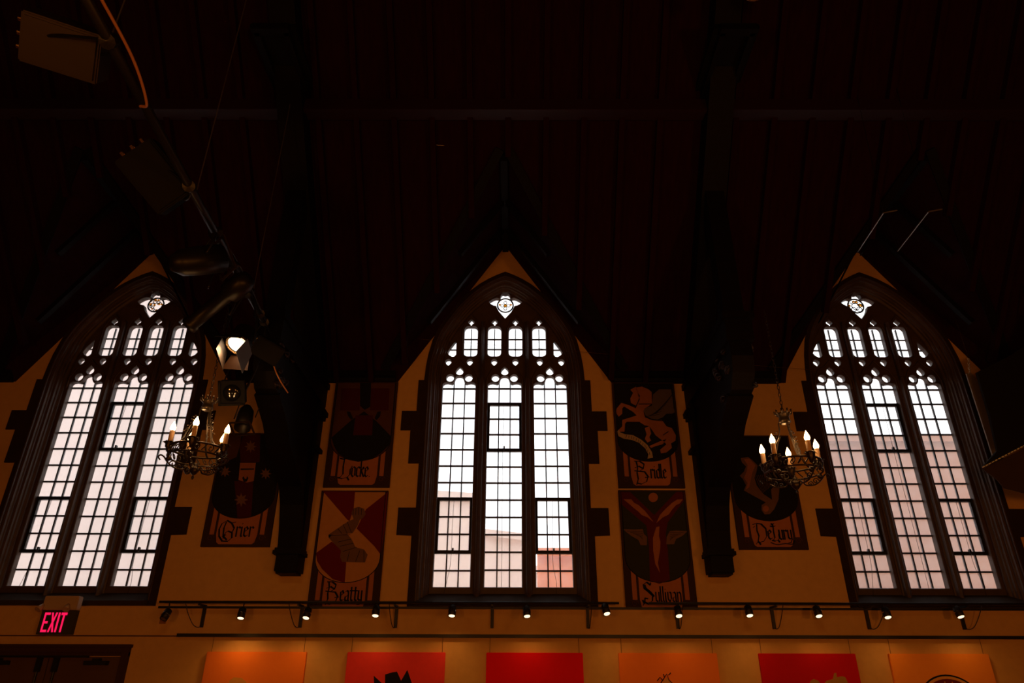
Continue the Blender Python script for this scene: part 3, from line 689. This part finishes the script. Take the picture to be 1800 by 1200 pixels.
for pa in ([(1150,1240),(1158,1205),(1165,1195),(1172,1184),(1176,1195),(1186,1204),(1188,1240)], [(1155,1196),(1160,1190),(1164,1194)], [(1168,1190),(1166,1184)], [(1175,1186),(1179,1182)]):
    q = pp(.938, *Z, pa); tube(bm, [(a, -.001, b) for a, b in q], .004, 5)
obj('sketched_figure', bm, P['ink'], t)
motif(t, 'figure_body', PC['gold'], pp(.938, *Z, [(1152,1240),(1160,1205),(1172,1190),(1184,1206),(1187,1240)]), 0)
t = painting(2.186, 3.044, PC['crim'], 'crimson painting with an olive leafy shape')
motif(t, 'leafy_shape', PC['olive'], pp(2.186, *Z, [(1421,1245),(1424,1197),(1430,1193),(1438,1196),(1445,1205),(1453,1196),(1464,1193),(1466,1183),(1470,1182),(1471,1190),(1480,1188),(1486,1190),(1490,1199),(1495,1206),(1495,1245)]))
t = painting(3.343, 4.228, PC['ochre'], 'ochre painting with a dark round disc, rightmost of the row')
p0 = at(1662, 1185, -.185); cx = p0.x-3.343; R = .31; cz = (p0.z-(Z[0]-Z[1]))-R
motif(t, 'disc_rim', P['ink'], circ(cx, cz, R, n=48), 0); motif(t, 'disc_band', PC['gold'], circ(cx, cz, R-.014, n=48), 1); motif(t, 'disc_face', PC['oxblood'], circ(cx, cz, R-.035, n=48), 2)
bm = B()
for a in range(24): 
    an = a*PI/12+.1; prism(bm, circ(cx+(R-.06)*math.cos(an), cz+(R-.06)*math.sin(an), .006, n=6), -.0045, -.002)
obj('disc_studs', bm, PC['gold'], t)

# ------------------------------------------------------------------ lighting rails with their little spotlights
RY = -.30
def rail(xa, xb, label, brackets, loops):
    t = thing('lighting_rail', label, 'lighting rail', (xa, RY, 2.50))
    zr = at(900, 1059, RY).z
    bm = B(); tube(bm, [(0, 0, zr-2.50), (xb-xa, 0, zr-2.50)], .0105, 10); obj('pipe', bm, M['blackmetal'], t)
    bm = B(); box(bm, 0.03, xb-xa-.03, .02, .045, zr-2.50-.008, zr-2.50+.006); obj('power_track', bm, M['black'], t)
    for b in brackets:
        x = at(b, 1100, -.165).x-xa
        bm = B(); box(bm, x-.014, x+.014, .128, .148, 2.300-2.50, 2.490-2.50); box(bm, x-.008, x+.008, -.005, .148, zr-2.50-.03, zr-2.50-.012); obj('wall_bracket', bm, M['black'], t)
    for (a, b, s) in loops:
        x = at(a, 1100, -.165).x-xa; x2 = at(b, 1066, -.25).x-xa
        bm = B(); tube(bm, bez([(x, .115, 2.305-2.50), (x+(x2-x)*.15, .10, 2.298-2.50), (x+(x2-x)*.45, .09, 2.325-2.50), (x+(x2-x)*.8, .07, 2.41-2.50), (x2, .04, zr-2.51)], 8), .0035, 6); obj('flex', bm, M['black'], t)
    return t
rail(at(280, 1060, RY).x, at(1088, 1060, RY).x, 'long black rail of spotlights on the left and centre of the wall', [354, 527, 695, 865, 1034], [(354, 326, 1), (527, 508, 1), (695, 684, 1), (1034, 1040, 1)])
rail(at(1140, 1062, RY).x, 6.2, 'black rail of spotlights running off the right edge', [1192, 1361, 1528, 1695], [(1192, 1200, 1), (1361, 1376, 1), (1528, 1556, 1), (1695, 1725, 1)])
def spot(px, py, tilt, yaw, label, energy, lit=True):
    p = at(px, py, RY-.02)
    q = Quaternion((0, 0, 1), yaw) @ Quaternion((1, 0, 0), -.22-tilt*.9)      # beam along local -Z
    t = thing('track_spotlight', label, 'spotlight', p, q, group='small black spotlights hanging from the wall rails')
    bm = B(); lathe(bm, [(.0, .055), (.022, .052), (.032, .042), (.034, .0), (.034, -.045), (.031, -.045), (.029, -.03), (0, -.03)], 20); obj('can', bm, M['black'], t, True)
    bm = B(); lathe(bm, [(.0345, -.006), (.037, -.006), (.037, .004), (.0345, .004)], 20); obj('chrome_ring', bm, M['chrome'], t)
    bm = B(); lathe(bm, [(0, -.040), (.027, -.040), (.027, -.043), (0, -.043)], 20); obj('lens', bm, M['lens_on'] if lit else M['lens_off'], t)
    top = q.inverted() @ (Vector((p.x, RY, at(900, 1059, RY).z)) - p)
    bm = B(); tube(bm, [(0, 0, .03), tuple(top*.5+Vector((0, 0, .02))), tuple(top)], .006, 6); obj('stem', bm, M['black'], t)
    if lit:
        l = light('beam', 'SPOT', (0, 0, -.05), energy, TRACKLIGHT, t, spot_size=2.9, spot_blend=1.0, shadow_soft_size=.03)
    return t
place = [(292, 1080, .30, -.4, 'small black spotlight at the far left end of the rail, seen from its back', 1.0, False), (425, 1078, .12, .1, 'second spotlight from the left end of the long rail', 1.7, True),
    (540, 1078, .22, -.1, 'lit spotlight on the rail beside the banner with the armoured arm', 1.4, True), (661, 1074, .18, 0, 'spotlight above the painting with the black crown shape', 1, True),
    (795, 1074, .15, -.1, 'spotlight under the left light of the central window', 1, True), (926, 1075, .2, .15, 'tilted spotlight under the right half of the central window', 1, True),
    (1065, 1071, .3, .3, 'spotlight at the right end of the long rail, tilted outwards', 1, True), (1192, 1075, .30, .05, 'brightly lit spotlight below the banner with the red Y shape', 1, True),
    (1316, 1074, .22, 0, 'spotlight below the post of the right truss', 1, True), (1437, 1075, .25, 0, 'spotlight left of the right window above the crimson painting', 1, True),
    (1558, 1077, .22, -.1, 'spotlight under the left light of the right window', 1, True), (1685, 1076, .20, .1, 'rightmost spotlight, under the right light of the right window', 1, True)]
for px, py, ti, ya, lb, e, lit in place: spot(px, py, ti, ya, lb, 5.0*e, lit)

# ------------------------------------------------------------------ exit sign, wall plate, double door
t = thing('exit_sign', 'exit sign with glowing red letters on the wall above the double door', 'exit sign', (-4.14, -.15, 2.235))
bm = B(); box(bm, -.155, .155, -.055, 0, 0, .205); obj('letter_panel', bm, paint('sign_face_brown', (.06, .050, .015)), t)
bm = B(); box(bm, -.155, .16, -.075, 0, .205, .325); bmesh.ops.bevel(bm, geom=bm.edges[:], offset=.006, segments=2, affect='EDGES'); obj('housing', bm, M['beige'], t)
bm = B(); x = -.12; hh = .165; zb = .018
def L_(pts, x): prism(bm, [(x+a*.052, zb+b*hh) for a, b in pts], -.0575, -.055)
st = .28
L_([(0,0),(1,0),(1,.12),(st,.12),(st,.44),(.85,.44),(.85,.56),(st,.56),(st,.88),(1,.88),(1,1),(0,1)], -.122)
L_([(0,0),(.30,0),(.52,.36),(.74,0),(1.04,0),(.68,.5),(1.04,1),(.74,1),(.52,.64),(.30,1),(0,1),(.36,.5)], -.060)
L_([(0,0),(.30,0),(.30,1),(0,1)], .004); L_([(.35,0),(.65,0),(.65,.87),(1,.87),(1,1),(0,1),(0,.87),(.35,.87)], .030)
obj('letters', bm, M['exitred'], t)
for s in (-1, .55):
    bm = B(); q = Vector((0, 0, -1)).rotation_difference(Vector((s*.3, -.6, -.75)))
    lathe(bm, [(0, .03), (.014, .03), (.022, 0), (.030, -.03), (.027, -.03), (0, -.015)], 16, origin=(s*.155, -.095, .225), quat=q); obj('lamp_head', bm, M['beige'], t, True)
t = thing('wall_plate', 'small blank plate on the wall right of the exit sign', 'wall plate', (-3.20, -.15, 2.33))
bm = B(); box(bm, -.03, .03, -.006, 0, 0, .09); bmesh.ops.bevel(bm, geom=bm.edges[:], offset=.003, segments=1, affect='EDGES'); obj('plate', bm, paint('plate_brown', (.30, .12, .04)), t)
bm = B(); box(bm, -.018, .018, -.008, -.005, .02, .07); obj('cover', bm, paint('plate_tan', (.36, .15, .05)), t)
t = thing('door_1', 'brown double door in a moulded dark frame under the exit sign', None, (-4.13, -.15, 0), kind='structure')
bm = B(); fw = .70
box(bm, -fw-.09, fw+.0, -.045, 0, 2.09, 2.155); box(bm, -fw-.09, fw, -.03, 0, 2.06, 2.09); box(bm, fw-.06, fw, -.045, 0, 0, 2.09); box(bm, -fw-.09, -fw-.03, -.045, 0, 0, 2.09); box(bm, -fw-.09, fw+.01, -.055, 0, 2.13, 2.155)
obj('door_frame', bm, M['wood2'] if 'wood2' in M else paint('frame_brown', (.06, .026, .012)), t)
for s in (-1, 1):
    bm = B(); a, b = sorted((s*.005-.005, s*(fw-.06)-.005)); box(bm, a, b, -.02, 0, 0.01, 2.055); d = obj('door_leaf', bm, M['door'], t)
    bm = B(); c = s*.44+.0; box(bm, c-.10, c+.10, -.075, -.02, 1.985, 2.02); box(bm, c-.03, c+.03, -.075, -.02, 2.02, 2.04); obj('door_closer', bm, M['black'], d)
    bm = B(); c = s*.075; box(bm, c-.022, c+.022, -.05, -.02, 1.93, 2.05); tube(bm, [(c, -.035, 1.94), (c, -.035, 1.1)], .010, 8); obj('rod_latch', bm, M['black'], d)
bm = B(); box(bm, -.62, .35, -.06, -.02, 2.045, 2.062); obj('closer_track', bm, M['black'], t)

# ------------------------------------------------------------------ chandeliers
def make_chandelier(X, Y, zr, th0, label, ztop):
    t = thing('chandelier', label, 'chandelier', (X, Y, zr))
    R = .192
    bm = B()
    for z, r_ in ((0, .0075), (-.062, .0065)): torus(bm, (0, 0, z), R, r_, 40, 6)
    rnd = random.Random(5)
    for k in range(26):                                        # scrolled leaves between the two hoops
        a = 2*PI*k/26; ph = rnd.random()*2
        tube(bm, [(R*math.cos(a+.10*math.sin(u+ph)*math.exp(-u*.1)), R*math.sin(a+.10*math.sin(u+ph)*math.exp(-u*.1)), -.031+.027*math.cos(u*1.0)*math.exp(-u*.12)) for u in [j*.6 for j in range(12)]], .0042, 5)
    obj('hoop', bm, M['iron'], t, True)
    bm = B()
    for k in range(5):                                         # scroll legs under the hoop towards the finial
        a = th0+2*PI*k/5; ca, sa = math.cos(a), math.sin(a)
        pts = [(R+.035, -.105), (R+.050, -.085), (R+.038, -.070), (R+.015, -.080), (R-.01, -.11), (R-.06, -.145), (R-.12, -.15), (.05, -.13), (.02, -.16)]
        tube(bm, bez([(r_*ca, r_*sa, z) for r_, z in pts], 6), .0055, 6)
        for (r_, z, q) in ((.14, -.12, .026), (.10, -.14, .022), (.17, -.09, .02)):
            tube(bm, [((r_+q*math.exp(-u*.2)*math.cos(u))*ca, (r_+q*math.exp(-u*.2)*math.cos(u))*sa, z+q*math.exp(-u*.2)*math.sin(u)) for u in [j*.5 for j in range(16)]], .0045, 5)
        lathe(bm, [(0, .02), (.014, .01), (.02, -.004), (.008, -.018), (0, -.02)], 8, origin=((R-.015)*ca, (R-.015)*sa, -.085))
    obj('scroll_legs', bm, M['iron'], t, True)
    bm = B(); lathe(bm, [(0, -.215), (.006, -.21), (.010, -.195), (.004, -.185), (.020, -.17), (.032, -.150), (.028, -.13), (.012, -.115), (.018, -.10), (0, -.09)], 14); obj('finial', bm, M['iron'], t, True)
    bm = B()
    for k in range(3):                                         # rising arms from hoop to crown
        a = th0+.5+2*PI*k/3; ca, sa = math.cos(a), math.sin(a)
        pts = [(R, .0), (R-.035, .015), (.12, .06), (.10, .12), (.085, .17), (.06, .21), (.045, .26), (.045, .31)]
        tube(bm, bez([(r_*ca, r_*sa, z) for r_, z in pts], 8), .0060, 6, flat=.6)
        tube(bm, bez([((r_-.015)*ca, (r_-.015)*sa, z) for r_, z in pts[:6]], 6), .0040, 5)
        rn = random.Random(k)
        for j in range(9):                                     # leaves bunched on the arms
            z = .11+.022*j*.8; r_ = .098-.005*j; an = a+rn.uniform(-.35, .35)
            p = Vector((r_*ca, r_*sa, z)); o = Vector((math.cos(an)*.03*rn.uniform(.3, 1), math.sin(an)*.03, rn.uniform(-.012, .022)))
            tube(bm, [p, p+o*.5+Vector((0, 0, .006)), p+o], [.002, .0075, .001], 5, flat=.5)
    obj('leafy_arm', bm, M['iron'], t, True)
    bm = B(); lathe(bm, [(.0, .30), (.030, .30), (.044, .31), (.040, .325), (.034, .35), (.046, .365), (.050, .375), (.030, .38), (0, .385)], 16)
    for k in range(9):
        a = 2*PI*k/9; tube(bm, [(.04*math.cos(a), .04*math.sin(a), .365), (.058*math.cos(a), .058*math.sin(a), .38), (.060*math.cos(a), .060*math.sin(a), .398), (.048*math.cos(a), .048*math.sin(a), .392)], [.006, .007, .005, .002], 5)
    obj('crown', bm, M['iron'], t, True)
    bm = B(); z = .385; k = 0
    while zr+z < ztop:
        n = Vector((1, 0, 0)) if k % 2 else Vector((0, 1, 0))
        pts = []
        for j in range(12):
            a = 2*PI*j/12; d = Vector((0, 1, 0)) if k % 2 else Vector((1, 0, 0)); pts.append(Vector((0, 0, z+.017+.019*math.sin(a)))+d*.0085*math.cos(a))
        tube(bm, pts, .0026, 5, True); z += .030; k += 1
    obj('chain', bm, M['iron'], t, True)
    # one candle and its cup, then copies
    def candle(a):
        ca, sa = math.cos(a), math.sin(a); o = (R*ca, R*sa, 0)
        cup = B(); lathe(cup, [(0, -.045), (.012, -.04), (.016, -.02), (.026, -.005), (.027, .018), (.034, .028), (.031, .030), (.022, .018), (0, .015)], 14, origin=o)
        for k in range(7):
            b = 2*PI*k/7; tube(cup, [(o[0]+.024*math.cos(b), o[1]+.024*math.sin(b), .016), (o[0]+.036*math.cos(b), o[1]+.036*math.sin(b), .028), (o[0]+.046*math.cos(b), o[1]+.046*math.sin(b), .024)], [.005, .008, .002], 5, flat=.4)
        obj('candle_cup', cup, M['iron'], t, True)
        c = B(); lathe(c, [(0, .012), (.0165, .012), (.0165, .108), (.013, .114), (0, .114)], 14, origin=o); cd_ = obj('candle', c, M['candle'], t, True)
        b = B(); lathe(b, [(0, .110), (.012, .112), (.0185, .124), (.0195, .136), (.015, .152), (.007, .170), (.002, .182), (0, .184)], 14, origin=o); obj('flame_bulb', b, M['bulb'], cd_, True)
        light('candle_glow', 'POINT', (o[0]*1.0, o[1]*1.0, .215), .9, (1, .5, .17), t, shadow_soft_size=.02)
    for k in range(5): candle(th0+2*PI*k/5)
    return t
make_chandelier(-2.235, -2.23, 3.300, math.radians(64), 'wrought iron candle chandelier in front of the left window', 4.56)
make_chandelier(1.955, -2.23, 3.207, math.radians(0), 'wrought iron candle chandelier beside the right window', 4.42)

# ------------------------------------------------------------------ overhead pipe with stage lights, top left
def atz(px, py, z):
    d = FWD*F_PX + RT*(px-900) + UP*(600-py); return CAM + d*((z-CAM.z)/d.z)
p_ = [atz(205, 95, 4.62), atz(320, 300, 4.62), atz(440, 520, 4.62), atz(505, 690, 4.62)]
pd = (p_[2]-p_[0]).normalized(); pA = p_[0]-pd*1.6; pB = p_[2]+pd*1.9
def pipe_at(y): return p_[0] + pd*((y-p_[0].y)/pd.y)
t = thing('overhead_pipe', 'dark steel pipe slung overhead across the top left, carrying stage lights', 'lighting bar', pA)
bm = B(); tube(bm, [(0, 0, 0), tuple(pB-pA)], .028, 14); obj('pipe', bm, M['blackmetal'], t, True)
bm = B(); rel = lambda y, dx=0, dz=0: tuple(pipe_at(y)-pA+Vector((dx, 0, dz)))
tube(bm, bez([rel(-5.3, .03, .05), rel(-4.9, .05, .03), rel(-4.5, .07, .0), rel(-4.25, .05, -.05), rel(-4.2, -.01, -.03)], 10), .008, 6)
obj('cable_loop', bm, M['cable'], t, True)
bm = B(); tube(bm, bez([rel(-5.3, -.03, .04), rel(-4.7, -.035, .03), rel(-4.1, -.03, .02), rel(-3.4, -.03, .03), rel(-2.6, .03, .02), rel(-1.8, .03, -.02)], 8), .007, 6); obj('taped_cable', bm, M['black'], t, True)
bm = B(); 
for yy in (-4.6, -3.4, -2.1): 
    q = pipe_at(yy)-pA; tube(bm, [tuple(q), (q.x, q.y, z_at(yy)-pA.z-.1 if yy > -6 else 2)], .004, 5)
obj('drop_wire', bm, M['rod'], t)

def fixture(name, label, pos, aim, kind, size=1.0, pipe_y=None, spin=0.0):
    az = -Vector(aim).normalized(); ax = (Vector((1, 0, 0))-az*az.x).normalized(); ay = az.cross(ax)
    q = Matrix((ax, ay, az)).transposed().to_quaternion() @ Quaternion((0, 0, 1), spin)
    t = thing(name, label, 'stage light', pos, q)
    s = size
    if kind == 'fresnel':
        bm = B(); lathe(bm, [(0, .20*s), (.07*s, .20*s), (.105*s, .16*s), (.11*s, 0), (.118*s, -.01*s), (.118*s, -.03*s), (.098*s, -.03*s), (.098*s, -.012*s), (.0, -.012*s)], 28); obj('housing', bm, M['blackmetal'], t, True)
        bm = B(); lathe(bm, [(0, -.034*s), (.05*s, -.030*s), (.090*s, -.018*s), (.090*s, -.013*s), (0, -.013*s)], 28); obj('lens', bm, M['lens_hot'], t, True)
        bm = B(); torus(bm, (0, 0, -.032*s), .105*s, .004*s, 28, 6); torus(bm, (0, 0, -.034*s), .094*s, .003*s, 28, 6); obj('lens_ring', bm, M['brass'], t, True)
        def flap(ang, ln, open_, m):
            bm = B(); ca, sa = math.cos(ang), math.sin(ang); w0, w1 = .085*s, .12*s
            e = Vector((ca, sa, 0)); tt = Vector((-sa, ca, 0)); z0 = -.035*s; o = e*.115*s+Vector((0, 0, z0)); d = (e*math.sin(open_)+Vector((0, 0, -math.cos(open_))))*ln
            th = e*.003
            v = [o-tt*w0, o+tt*w0, o+d+tt*w1, o+d-tt*w1]; a = [bm.verts.new(x) for x in v]; b = [bm.verts.new(x+th) for x in v]
            bm.faces.new(a); bm.faces.new(b[::-1])
            for i in range(4): bm.faces.new((a[i], b[i], b[(i+1) % 4], a[(i+1) % 4]))
            obj('barn_door', bm, m, t)
        flap(0, .24*s, .02, M['grey']); flap(PI, .22*s, -.22, M['brownmetal']); flap(PI/2, .15*s, .30, M['litflap']); flap(-PI/2, .12*s, .45, M['black'])
        light('beam', 'SPOT', (0, 0, -.06*s), 9, (1, .55, .25), t, spot_size=1.7, spot_blend=.6, shadow_soft_size=.05)
    elif kind == 'profile':
        bm = B(); lathe(bm, [(0, .30*s), (.06*s, .30*s), (.085*s, .24*s), (.085*s, .10*s), (.055*s, .08*s), (.055*s, -.26*s), (.066*s, -.27*s), (.066*s, -.30*s), (.05*s, -.30*s), (.05*s, -.28*s), (0, -.28*s)], 20); obj('barrel', bm, M['blackmetal'], t, True)
        bm = B(); lathe(bm, [(0, -.286*s), (.045*s, -.284*s), (.045*s, -.28*s), (0, -.28*s)], 20); obj('lens', bm, M['lens_off'], t, True)
    elif kind == 'par':
        bm = B(); lathe(bm, [(0, .20*s), (.05*s, .19*s), (.09*s, .12*s), (.10*s, .0), (.10*s, -.16*s), (.095*s, -.16*s), (.09*s, -.05*s), (0, -.04*s)], 24); obj('can', bm, M['blackmetal'], t, True)
        bm = B(); f = .12*s
        for a in (-1, 1): box(bm, a*f-.008, a*f+.008, -f, f, -.175*s, -.165*s); box(bm, -f, f, a*f-.008, a*f+.008, -.175*s, -.165*s)
        obj('gel_frame', bm, M['brownmetal'], t)
    elif kind == 'flood':
        bm = B(); box(bm, -.13*s, .13*s, -.13*s, .13*s, -.02*s, .12*s); bmesh.ops.bevel(bm, geom=bm.edges[:], offset=.02*s, segments=2, affect='EDGES'); obj('housing', bm, M['matt'], t)
        bm = B(); 
        for a in (-1, 1): box(bm, a*.12*s-.012*s, a*.12*s+.012*s, -.13*s, .13*s, -.045*s, -.02*s); box(bm, -.13*s, .13*s, a*.12*s-.012*s, a*.12*s+.012*s, -.045*s, -.02*s)
        obj('front_frame', bm, M['matt'], t)
        bm = B(); lathe(bm, [(0, -.040*s), (.05*s, -.036*s), (.09*s, -.024*s), (.09*s, -.019*s), (0, -.019*s)], 24); obj('lens', bm, M['lens_off'], t, True)
    elif kind == 'box':
        a, b, c = .19*s, .13*s, .10*s
        bm = B(); box(bm, -a, a, -b, b, -c, c); bmesh.ops.bevel(bm, geom=bm.edges[:], offset=.008*s, segments=2, affect='EDGES'); obj('housing', bm, M['matt'] if name != 'scoop_light' else M['brownmetal'], t)  # scoop's lit flank is put into the colour: brown instead of matt black
        bm = B(); box(bm, -a*.9, a*.9, -b*.85, b*.85, -c-.012*s, -c); obj('front_plate', bm, M['matt'] if name != 'scoop_light' else M['brownmetal'], t)
        for k in (-1, 0, 1):
            bm = B(); lathe(bm, [(0, -.02*s), (.012*s, -.02*s), (.014*s, .02*s), (0, .025*s)], 10, origin=(-a-.015*s, k*.07*s, -c*.3), quat=Quaternion((0, 1, 0), PI/2))
            obj('knob', bm, M['brass'], t)
    # yoke up to the pipe
    if pipe_y is not None:
        top = q.inverted() @ (pipe_at(pipe_y)-Vector(pos)); r = .13*s
        sd = Vector((1, 0, 0)); bm = B()
        for k in (-1, 1): tube(bm, bez([tuple(sd*k*r), tuple(sd*k*r+top*.45), tuple(sd*k*r*.3+top*.9), tuple(top)], 6), .008*s, 6)
        obj('yoke', bm, M['blackmetal'], t, True)
        bm = B(); lathe(bm, [(0, -.04), (.04, -.035), (.04, .035), (0, .04)], 10, origin=tuple(top)); obj('clamp', bm, M['blackmetal'], t)
    return t
M['brownmetal'] = mat('brown_metal', (.035, .02, .012), .5, metal=.4)
M['litflap'] = mat('lit_flap_tint', (.15, .065, .025), .5)  # lamp light on the lower flap put into its colour as orange tint
V = lambda px, py, Y: at(px, py, Y)
fixture('fresnel_spotlight', 'lit stage light with open barn doors, glowing beside the left chandelier chain', V(420, 603, -2.2), (-.10, -.45, -.88), 'fresnel', .85, -2.2)
fixture('unlit_fresnel', 'unlit square-fronted stage light just under the glowing one', V(408, 690, -1.7), (.22, -.85, -.48), 'flood', .78, -1.7)
fixture('par_can', 'dark rounded stage light hanging under the unlit square one', V(430, 735, -1.25), (.1, -.35, -.93), 'par', .70, -1.35)
fixture('profile_spotlight', 'long tubular stage light pointing down at the left window', V(385, 530, -2.6), (-.62, .25, -.42), 'profile', .95, -2.6)
fixture('stage_lantern', 'dark stage lantern with a square frame above the long tubular light', V(350, 458, -3.0), (.50, .45, .40), 'par', 1.0, -3.0, .5)
fixture('ballast_box', 'flat dark rectangular lantern hanging below the pipe at upper left', V(278, 312, -3.45), (.25, -.75, -.55), 'box', 1.05, -3.5, .95)
fixture('scoop_light', 'large box lantern with brass knobs in the top left corner', V(118, 82, -4.35), (.15, -.55, -.75), 'box', 1.0, -4.6, .35)
fixture('control_box', 'black lantern body behind the glowing stage light', V(470, 615, -1.9), (.3, -.75, -.5), 'box', .62, -1.85, .6)

bm = B(); tube(bm, bez([tuple(at(476, 620, -1.85)), tuple(at(482, 645, -1.8)), tuple(at(492, 668, -1.75)), tuple(at(506, 690, -1.6))], 8), .006, 6)
tag(obj('hanging_cable', bm, M['cable']), 'orange cable hanging from the lantern right of the glowing stage light', 'cable')

# ------------------------------------------------------------------ right edge: board on a chain, stitched drape, rods, wires
t = thing('hanging_board', 'pale narrow board hanging beside the right window', 'board', at(1755, 803, -.30))
o0 = at(1755, 803, -.30); q = [at(a, b, -.30)-o0 for a, b in ((1698, 657), (1706, 655), (1714, 664), (1766, 795), (1746, 806))]
bm = B(); prism(bm, [(v.x, v.z) for v in q], -.008, .008); obj('board', bm, mat('pale_board', (.34, .26, .20), .8, var=.15, scale=9), t)
bm = B(); a = at(1702, 628, -.30)-o0; b = at(1705, 658, -.30)-o0
for k in range(7):
    c = a.lerp(b, (k+.5)/7); torus(bm, c, .011, .003, 10, 5, (1, 0, 0) if k % 2 else (0, 1, 0))
tube(bm, [tuple(a), (a.x, a.y, roof_z(a.x+o0.x, -.30)-o0.z+.005)], .003, 5)
obj('chain', bm, M['brass'], t)
Yd = -.75
pts = [at(a, b, Yd) for a, b in ((1716, 655), (1770, 628), (1830, 590), (1960, 560), (1960, 700), (1800, 785), (1725, 822), (1752, 792), (1738, 730))]
o0 = at(1800, 785, Yd)
t = thing('hanging_drape', 'black drape with a white stitched lower edge at the right edge', 'drape', o0)
bm = B(); prism(bm, [(p.x-o0.x, p.z-o0.z) for p in pts], -.015, .015); obj('cloth', bm, M['cloth'], t)
bm = B(); pts2 = [at(a, b, Yd+.02)-o0 for a, b in ((1727, 823), (1800, 788), (1960, 702), (1960, 880), (1800, 866), (1766, 857), (1754, 843))]
prism(bm, [(p.x, p.z) for p in pts2], -.006+.03, .006+.03); obj('lower_fold', bm, mat('brown_cloth', (.05, .025, .015), .95, var=.2), t)
bm = B(); a = at(1725, 822, Yd)-o0; b = at(1960, 700, Yd)-o0; n = 44
for k in range(n):
    p0 = a.lerp(b, k/n); p1 = a.lerp(b, (k+.6)/n); tube(bm, [(p0.x, -.019, p0.z), (p1.x, -.019, p1.z)], .007, 4)
obj('stitching', bm, paint('white_thread', (.92, .90, .86)), t)
bm = B(); pt = at(1830, 590, Yd); tube(bm, [(pt.x-o0.x, 0, pt.z-o0.z-.05), (pt.x-o0.x, 0, z_at(Yd)-o0.z+.01)], .006, 6); pt = at(1950, 563, Yd); tube(bm, [(pt.x-o0.x, 0, pt.z-o0.z-.05), (pt.x-o0.x, 0, z_at(Yd)-o0.z+.01)], .006, 6); obj('hanger', bm, M['black'], t)
for i, (a, b, lb) in enumerate((((1508, 442), (1553, 374), 'thin steel rod above the peak of the right window, left of the pair'), ((1578, 441), (1632, 372), 'thin bright steel rod above the right window, right of the pair'))):
    pa = at(*a, -1.0); pb = at(*b, -2.0); up = Vector((pb.x+.05, pb.y-.05, roof_z(pb.x+.05, pb.y-.05)))
    bm = B(); tube(bm, [tuple(pa), tuple(pb), tuple(pb+Vector((.12, -.01, .02)))], .006, 6)
    t = thing('tie_rod', lb, 'rod', pa, group='steel rods above the right window'); 
    for v in bm.verts: v.co -= pa
    obj('rod', bm, M['rod'], t)
    bm = B(); torus(bm, (0, 0, 0), .012, .004, 10, 5, (0, 1, 0)); lo = Vector((pa.x, pa.y, pa.z)); tube(bm, [(0, 0, 0), (0, .0, .0+max(.02, roof_z(pa.x, pa.y)-pa.z))], .003, 5)
    tube(bm, [tuple(pb-pa), tuple(up-pa)], .003, 5); obj('fixing', bm, M['black'], t)
bm = B(); a = at(760, 232, -1.7); b = at(1250, 292, -1.3); a.z = min(a.z, z_at(a.y)-.02); tube(bm, [tuple(a), tuple(b)], .0018, 5)
tag(obj('thin_wire', bm, M['rod']), 'thin wire stretched across the dark ceiling above the central window', 'wire')
bm = B(); a = at(716, 594, -.06); b = at(1745, 674, -.20); tube(bm, bez([tuple(a), tuple(a.lerp(b, .5)-Vector((0, .05, .03))), tuple(b)], 16), .0018, 5)
tag(obj('thin_wire', bm, M['brass']), 'thin wire crossing the tracery from the central window to the right window', 'wire')
p0 = at(1326, -16, -3.3)
t = thing('ceiling_lamp', 'round ceiling lamp cut off by the top edge', 'ceiling lamp', p0)
bm = B(); lathe(bm, [(0, -.06), (.04, -.055), (.075, -.03), (.085, 0), (.09, .0), (.09, .02), (0, .05)], 24); obj('bowl', bm, mat('dull_glass', (.4, .22, .1), .4), t, True)
bm = B(); torus(bm, (0, 0, 0), .088, .005, 28, 6); obj('rim', bm, M['chrome'], t, True)
bm = B(); tube(bm, [(0, 0, .04), (0, 0, z_at(-3.3)-p0.z-.0)], .008, 8); obj('stem', bm, M['black'], t)

# ------------------------------------------------------------------ outside the windows
def house(name, label, pts, y0, y1, m, cat='building'):
    t = thing(name, label, cat, (pts[0][0], y0, 0))
    bm = B(); prism(bm, [(x-pts[0][0], z) for x, z in pts], 0, y1-y0); obj('wall', bm, m, t)
    bm = B(); 
    for (xa, za), (xb, zb) in zip(pts[1:-1], pts[2:]):
        if abs(xb-xa) > .1: prism(bm, [(xa-pts[0][0], za), (xb-pts[0][0], zb), (xb-pts[0][0], zb+.12), (xa-pts[0][0], za+.12)], -.1, y1-y0)
    obj('coping', bm, m, t)
    return t
house('neighbouring_building', 'tall grey-pink building outside the left window', [(-18, 0), (-18, 15), (-3.2, 15), (-3.2, 0)], 6, 9, M['facade'])
house('neighbouring_building', 'low grey-pink building outside the central window', [(-3.0, 0), (-3.0, 5.15), (-.65, 5.0), (-.55, 4.35), (.36, 4.25), (.40, 3.7), (2.1, 3.7), (2.1, 0)], 6, 9, M['facade2'])
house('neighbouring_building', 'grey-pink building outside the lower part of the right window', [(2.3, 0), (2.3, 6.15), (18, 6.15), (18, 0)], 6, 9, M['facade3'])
house('brick_wall', 'orange brick wall outside the bottom right of the central window', [(.38, 0), (.38, 3.68), (1.9, 3.68), (1.9, 0)], 4.2, 4.6, M['brick'], 'brick wall')
bm = B(); box(bm, -30, 30, .34, 40, -.2, 0); tag(obj('ground', bm, M['ground']), kind='structure')
